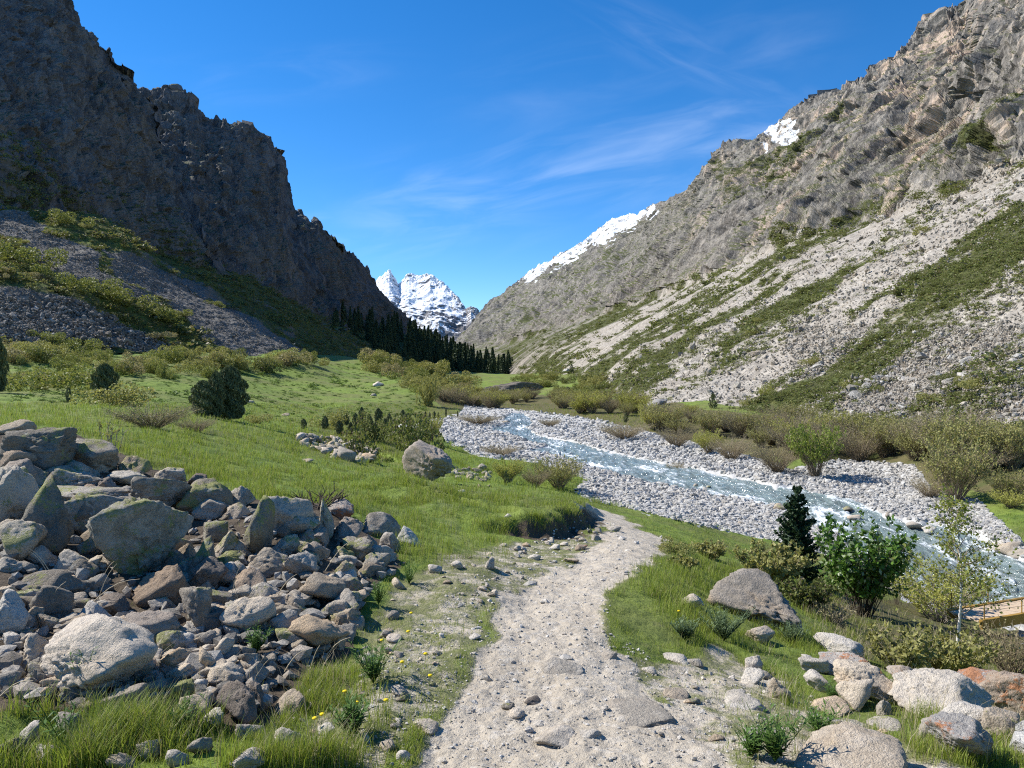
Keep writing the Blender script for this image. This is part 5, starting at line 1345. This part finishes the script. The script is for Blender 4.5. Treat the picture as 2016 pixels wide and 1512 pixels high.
near_shrub('shrub', 1520, 1160, 100, 'olive-green bush left of the young spruce', 93, 60, .8, 6, 4200, .035, TWIG_B, LF_OL, None)
near_shrub('shrub', 1590, 1205, 78, 'dark twiggy bush under the young spruce', 94, 60, .9, 6, 3000, .030, BARK_D, LF_BUSH, None)
near_shrub('shrub', 1850, 1225, 130, 'broad yellow-green shrub behind the birch sapling', 95, 70, .95, 7, 6000, .035, TWIG_G, LF_YG, None)
near_shrub('shrub', 1775, 1320, 100, 'sparse grey twiggy shrub below the glossy green shrub', 96, 60, .9, 5, 1500, .026, TWIG_G, LF_OL, None, r0=.004)
near_shrub('shrub', 1870, 1335, 110, 'twiggy olive shrub at the foot of the birch sapling', 97, 70, .9, 6, 2600, .028, TWIG_G, LF_OL, None, r0=.004)
near_shrub('shrub', 1990, 1325, 110, 'reddish brown leafless shrub at the right frame edge under the bridge', 98, 110, .8, 6, 900, .02, TWIG_B, LF_BR, None, r0=.004)
near_shrub('shrub', 1640, 1225, 55, 'dry tan brush behind the large brown-grey boulder', 99, 90, 1.0, 4, 500, .02, TWIG_G, LF_BR, None, r0=.003)
near_shrub('shrub', 1400, 1100, 42, 'low brown scrub where trail and riverside grass meet', 100, 70, 1.1, 5, 1400, .03, TWIG_B, LF_OL, None, r0=.004)
near_shrub('shrub', 1345, 1120, 34, 'low green scrub beside the trail bend', 101, 50, 1.1, 5, 1200, .03, TWIG_B, LF_OL, None, r0=.004)
near_shrub('dead_shrub', 622, 1003, 62, 'black leafless dead shrub behind the rusty orange topped rock', 102, 10, 1.4, 9, 60, .01, BARK_D, BARK_D, None, r0=.012, sub=.6)
near_shrub('shrub', 215, 905, 90, 'thin bare sapling behind the flat-topped slab', 103, 7, .25, 6, 120, .02, TWIG_G, LF_OL, None, r0=.006)
# birch sapling
P = ground_at(1883, 1318)
H = 345 / FPX * P[1]
root = bpy.data.objects.new('birch_sapling', None); link(root); tag(root, 'slender birch sapling with white trunk and sparse yellow-green leaves', 'tree'); root.location = P
r = np.random.default_rng(104)
tz = np.linspace(0, 1, 9)
tp = np.stack((.02 * np.sin(tz * 4) * H, .015 * np.cos(tz * 5) * H, tz * H), -1)
obj('trunk', meshdata('birch_trunk', *tube(tp, .020, .004, 7), [BIRCH]), root)
br = Acc(); lp = []
for k in range(64):
    f = r.uniform(.22, .97); p = np.array([np.interp(f, tz, tp[:, i]) for i in range(3)]); a = r.uniform(0, 6.283)
    L = H * .27 * (1.08 - f) * r.uniform(.6, 1.15) + .07
    d_ = np.array([math.cos(a), math.sin(a), r.uniform(.5, 1.1)]); q = p + d_ * L * np.linspace(0, 1, 4)[:, None] - np.array([0, 0, .22]) * L * (np.linspace(0, 1, 4)[:, None] ** 2)
    br.add(*tube(q, .0055, .0015))
    for j in range(4):
        g = r.uniform(.25, 1); s0 = q[0] + (q[-1] - q[0]) * g; e = s0 + (d_ + r.normal(size=3) * .7) * L * .35; br.add(*tube([s0, (s0 + e) / 2, e], .002, .001)); lp += [s0 + (e - s0) * u for u in r.random(9)]
obj('branches', meshdata('birch_branches', *br.get(), [TWIG_B]), root)
lp = np.array(lp); lp += r.normal(size=lp.shape) * .025
obj('leaves', meshdata('birch_leaves', *quads_at(lp, .024, r, 1.4), [LF_BIRCH], smooth=False), root)

# ------------------------------------------------------------------ footbridge
M_beam = plain('ochre_painted_steel', (.33, .20, .045), .55); M_deck = plain('weathered_deck_board', (.52, .40, .28)); M_wire = plain('rusty_wire', (.16, .13, .10), .6)
def boxmesh(lo, hi):
    lo, hi = np.array(lo, float), np.array(hi, float)
    V = np.array([[(lo, hi)[(i >> k) & 1][k] for k in range(3)] for i in range(8)])
    return V, np.array([[0, 2, 3, 1], [4, 5, 7, 6], [0, 1, 5, 4], [2, 6, 7, 3], [0, 4, 6, 2], [1, 3, 7, 5]])
A0 = at(1932, 1229, 12.6); A1 = at(2300, 1168, 14.2)
Lb = float(np.linalg.norm(A1 - A0)); dirx = (A1 - A0) / Lb
bridge = bpy.data.objects.new('footbridge', None); link(bridge); tag(bridge, 'narrow ochre footbridge with plank deck and wire railing, leaving the frame on the right', 'bridge')
bridge.location = A0; bridge.rotation_euler = (0, -math.asin(dirx[2]), math.atan2(dirx[1], dirx[0]))
for yo in (-.02, .60):
    obj('beam', meshdata('bridge_beam', *boxmesh((0, yo, -.10), (Lb, yo + .06, .07)), [M_beam], smooth=False), bridge)
for k in range(int(Lb / .16)):
    obj('plank', meshdata('bridge_plank', *boxmesh((k * .16, .045, .015 + (k % 3) * .004), (k * .16 + .145, .595, .045 + (k % 3) * .004)), [M_deck], smooth=False), bridge)
for yo in (.01, .63):
    for xk in (.08, .95, 1.9, 2.85):
        obj('post', meshdata('bridge_post', *tube([(xk, yo, -.08), (xk, yo, .34)], .011, .011, 6), [M_beam]), bridge)
    for zz in (.20, .335):
        obj('wire', meshdata('bridge_wire', *tube([(0, yo, zz), (Lb / 2, yo, zz - .015), (Lb, yo, zz)], .004, .004, 4), [M_wire]), bridge)

# ------------------------------------------------------------------ grass, herbs, straws, dandelions
rng = np.random.default_rng(110)
def grass_patch(name, label, q, hfun, per, wmin, material, seed, bend=.35, minmask=.45, k0=.62, k1=1.1):
    r = np.random.default_rng(seed)
    P, ok = ground_hit(q[:, 0], q[:, 1]); P = P[ok]; q = q[ok]
    bare = np.maximum(sample(m_path, P[:, 0], P[:, 1]) * 1.15, np.maximum(sample(m_gravel, P[:, 0], P[:, 1]), sample(m_soil_gapshade, P[:, 0], P[:, 1]) * .9))
    cl = fbm(P * np.array([1.7, 1.7, 0]), 3, 111)
    keep = ((bare + .3 * cl + r.normal(size=len(P)) * .14) < minmask) & (r.random(len(P)) < np.clip(k0 + k1 * cl, .06, 1))
    P, q, cl = P[keep], q[keep], cl[keep]
    n = len(P) * per
    B_ = np.repeat(P, per, 0); d = B_[:, 1]
    B_ = B_ + r.normal(size=B_.shape) * np.array([1, 1, 0]) * (.012 + .0022 * d)[:, None]
    B_[:, 2] = ground_z(B_[:, 0], B_[:, 1]) - .01
    h = hfun(np.repeat(q[:, 0], per), np.repeat(q[:, 1], per), d, r) * np.repeat(np.clip(1 + 1.0 * cl, .3, 2.0), per) * r.uniform(.55, 1.25, n)
    a = r.uniform(0, 6.283, n); w_ = np.maximum(wmin, d * .00042) * r.uniform(.7, 1.3, n)
    dirv = np.stack((np.cos(a), np.sin(a), 0 * a), -1); sd_ = np.stack((-np.sin(a), np.cos(a), 0 * a), -1)
    bd = (bend * r.uniform(.3, 1.6, n) * h)[:, None]; up = np.array([0, 0, 1.0])
    m_ = B_ + up * (h * .55)[:, None] + dirv * bd * .3; tip = B_ + up * (h * .95)[:, None] + dirv * bd
    V = np.stack((B_ - sd_ * w_[:, None] * .5, B_ + sd_ * w_[:, None] * .5, m_ + sd_ * w_[:, None] * .38, m_ - sd_ * w_[:, None] * .38, tip), 1).reshape(-1, 3)
    i = (np.arange(n) * 5)[:, None]
    F4 = i + np.array([[0, 1, 2, 3]]); F3 = i + np.array([[3, 2, 4]])
    rr = np.repeat(np.clip(np.repeat(.5 + .45 * cl, per) + r.normal(size=n) * .15, 0, 1), 5)
    return obj(name, meshdata(name, V, [F4, F3], [material], attrs={'rnd': rr}, smooth=False), kind='stuff', label=label)
LUSH = [(-20,1395),(120,1400),(260,1420),(430,1420),(470,1512),(300,1530),(-20,1530)]
def h_near(x, y, d, r):
    h = np.full(len(x), .035)
    h[inpoly(x, y, LUSH)] = .06
    h[inpoly(x, y, [(400,1380),(700,1290),(780,1400),(700,1512),(440,1512)])] = .085
    h[inpoly(x, y, [(1230,1100),(1400,1080),(1640,1160),(1700,1280),(1480,1290),(1330,1280),(1260,1200)])] = .06
    h[(x < 1000) & (y < 1110)] = .11
    h[inpoly(x, y, [(1170,1120),(1260,1110),(1300,1270),(1240,1280),(1190,1230)])] = .035
    h[(x > 1400) & (y > 1280)] = .06
    return h
q = np.c_[rng.uniform(-30, 2046, 80000), rng.uniform(985, 1512, 80000)]
grass_patch('grass', 'green grass at the near trail sides and on the near meadow', q, h_near, 4, .0026, GRASSM, 112)
grass_patch('grass', 'overhanging turf along the top of the cut bank', sample_px(rng, 1500, [(975,1022),(1085,1020),(1135,994),(1165,1002),(1120,1036),(1060,1052),(985,1046)]), lambda x, y, d, r: np.full(len(x), .09), 4, .004, GRASSM, 121, .6, .42)
grass_patch('grass', 'tall lush grass in the lower left corner before the boulder heap', sample_px(rng, 3600, LUSH), lambda x, y, d, r: np.full(len(x), .15), 4, .0034, GRASSM, 113, .5, .45, .42, 1.9)
grass_patch('grass', 'tall green grass around the large brown-grey boulder', sample_px(rng, 2600, [(1270,1105),(1400,1090),(1560,1180),(1720,1230),(1700,1290),(1480,1290),(1340,1270),(1290,1180)]), lambda x, y, d, r: np.full(len(x), .105), 4, .003, GRASSM, 114)
q = np.c_[rng.uniform(-30, 1300, 66000), rng.uniform(795, 1000, 66000)]
grass_patch('grass', 'meadow grass between boulder heap and green hill', q, lambda x, y, d, r: np.full(len(x), .13) * np.clip(d / 22, .8, 1.6), 3, .004, GRASSM, 115)
q = np.c_[rng.uniform(1150, 2040, 9000), rng.uniform(985, 1180, 9000)]
undergrowth('leafy tufts and low plants dotting the green hill', np.stack([ground_hit(*sample_px(np.random.default_rng(118), 2600, [(0,690),(330,705),(600,700),(840,735),(835,815),(560,835),(300,800),(0,790)]).T)[0]]).reshape(1, -1, 3), np.ones((1, 2600)), 2600, lambda d, r, n: r.lognormal(math.log(.28), .5, n) * d / 110, 119, LF_TUFT)
grass_patch('grass', 'riverside grass between trail and gravel', q, lambda x, y, d, r: np.full(len(x), .09), 3, .004, GRASSM, 116)
grass_patch('dry_grass', 'straw-coloured dead grass among stones and shrubs', np.r_[sample_px(rng, 900, [(0,1330),(700,1290),(700,1512),(0,1512)]), sample_px(rng, 1500, [(1560,1190),(1760,1200),(2016,1290),(2016,1350),(1640,1290)]), sample_px(rng, 700, [(1480,1280),(2016,1380),(2016,1512),(1500,1500)])], lambda x, y, d, r: np.full(len(x), .13), 2, .0022, DRYM, 117, .6, .8)
def herb(px, py, hpx, lab, seed, nst=9, lf=None, leaf=.05, spread=.85):
    P = ground_at(px, py); h = hpx / FPX * P[1]; r = np.random.default_rng(seed); st = Acc(); lp, ld = [], []
    for k in range(nst):
        a = r.uniform(0, 6.283); d_ = np.array([math.cos(a) * spread * r.random(), math.sin(a) * spread * r.random(), 1.0]) * h * r.uniform(.7, 1.05)
        q_ = d_ * np.linspace(0, 1, 4)[:, None]; st.add(*tube(q_, .003, .0015))
        for f in np.linspace(.15, 1, 14): lp.append(d_ * f); ld.append((1.15 - f * .6))
    lp = np.array(lp); n = len(lp); a = r.uniform(0, 6.283, n)
    dv = np.stack((np.cos(a), np.sin(a), r.uniform(.1, .9, n)), -1); sv = np.stack((-np.sin(a), np.cos(a), 0 * a), -1)
    L = (leaf * np.array(ld) * r.uniform(.7, 1.2, n))[:, None]
    V = np.stack((lp, lp + dv * L * .5 + sv * L * .13, lp + dv * L, lp + dv * L * .5 - sv * L * .13), 1).reshape(-1, 3)
    o = bpy.data.objects.new('herb', None); link(o); tag(o, lab, 'plant'); o.location = P
    obj('stems', meshdata('herb_stems', *st.get(), [lf or LF_HERB]), o)
    obj('leaves', meshdata('herb_leaves', V.astype(np.float32), np.arange(4 * n).reshape(n, 4), [lf or LF_HERB], smooth=False), o)
for i, a in enumerate([(690,1455,80,'dark green leafy herb at the left trail edge, lowest one',26),(735,1345,90,'leafy green herb beside the upright white stone left of the trail',20),(505,1285,50,'fresh green feathery herb among the boulders of the lower heap',26),(160,1360,95,'tall narrow-leaved herb in front of the biggest pale boulder',8),(130,1480,110,'tall narrow-leaved herb in the lower left corner grass',8),(360,1440,60,'narrow-leaved herb in the grass below the heap',10),(1525,1500,90,'dark green spreading herb left of the bedrock slab',24),(1480,1490,60,'low broad-leaved herb beside the dark green spreading herb',16),(1610,1450,60,'thin weed at the upper rim of the bedrock slab',12),(805,1150,40,'pale green herb at the toe of the heap',14),(745,1190,50,'green herb by the trail-side rocks of the heap',16),(1640,1380,34,'low weed beside the flat tan rock',14)]):
    herb(a[0], a[1], a[2], a[3], 120 + i, a[4], leaf=.055 if a[2] > 55 else .04)
for i, a in enumerate([(1425,1262,62,'large grey-green bushy herb below the large brown-grey boulder',60),(1350,1262,44,'smaller grey-green herb left of the large one',34),(1560,1270,44,'grey-green herb right of the bluish white stone',34)]):
    herb(a[0], a[1], a[2], a[3], 140 + i, a[4], LF_GREY, .05, 1.1)
def straw(px, py, dx, dy, seed):
    P = ground_at(px, py); P = P + np.array([0, 0, .02]); T = at(px + dx, py - dy, P[1] - .05)
    q_ = P + (T - P) * np.linspace(0, 1, 6)[:, None] + np.array([0, 0, 1]) * (np.sin(np.linspace(0, 1, 6) * math.pi) * .12 * np.linalg.norm(T - P))[:, None]
    obj('dry_stalk', meshdata('dry_stalk', *tube(q_, .0032, .0012, 4), [STRAW]), None, 'thin dry straw-coloured stalk sticking out of the boulder heap', 'plant stalk', 'dry stalks in the boulder heap')
STRAW = plain('straw', (.50, .42, .29))
for i, a in enumerate([(190,1195,40,85),(175,1200,100,60),(85,1215,45,70),(108,1150,-50,70),(92,1130,-35,45),(178,1350,5,80),(0,1380,65,40),(200,1150,25,45),(455,1190,15,70),(470,1200,-12,60),(385,1390,-3,45),(560,1330,40,50),(640,1300,50,45),(640,1130,60,70),(700,1060,30,40),(700,1090,-40,30),(540,1190,45,60),(610,1330,20,60)]):
    straw(*a, i)
def dandelion(px, py):
    P = ground_at(px, py); o = bpy.data.objects.new('dandelion', None); link(o); tag(o, 'small yellow dandelion in the grass left of the trail', 'flower', 'yellow dandelions'); o.location = P
    obj('stem', meshdata('dandelion_stem', *tube([(0, 0, 0), (.004, 0, .03), (.006, -.004, .06)], .0015, .0012, 4), [LF_HERB]), o)
    V, F = ICO[2]; f = obj('flower_head', meshdata('dandelion_head', V * np.array([.013, .013, .007]), F, [YEL]), o); f.location = (.006, -.004, .063)
for x, y in ((677,1385),(632,1432),(618,1440),(802,1262),(836,1308),(742,1332),(750,1280),(758,1403),(808,1224),(845,1352),(1335,1218),(790,1325),(700,1408)): dandelion(x, y)
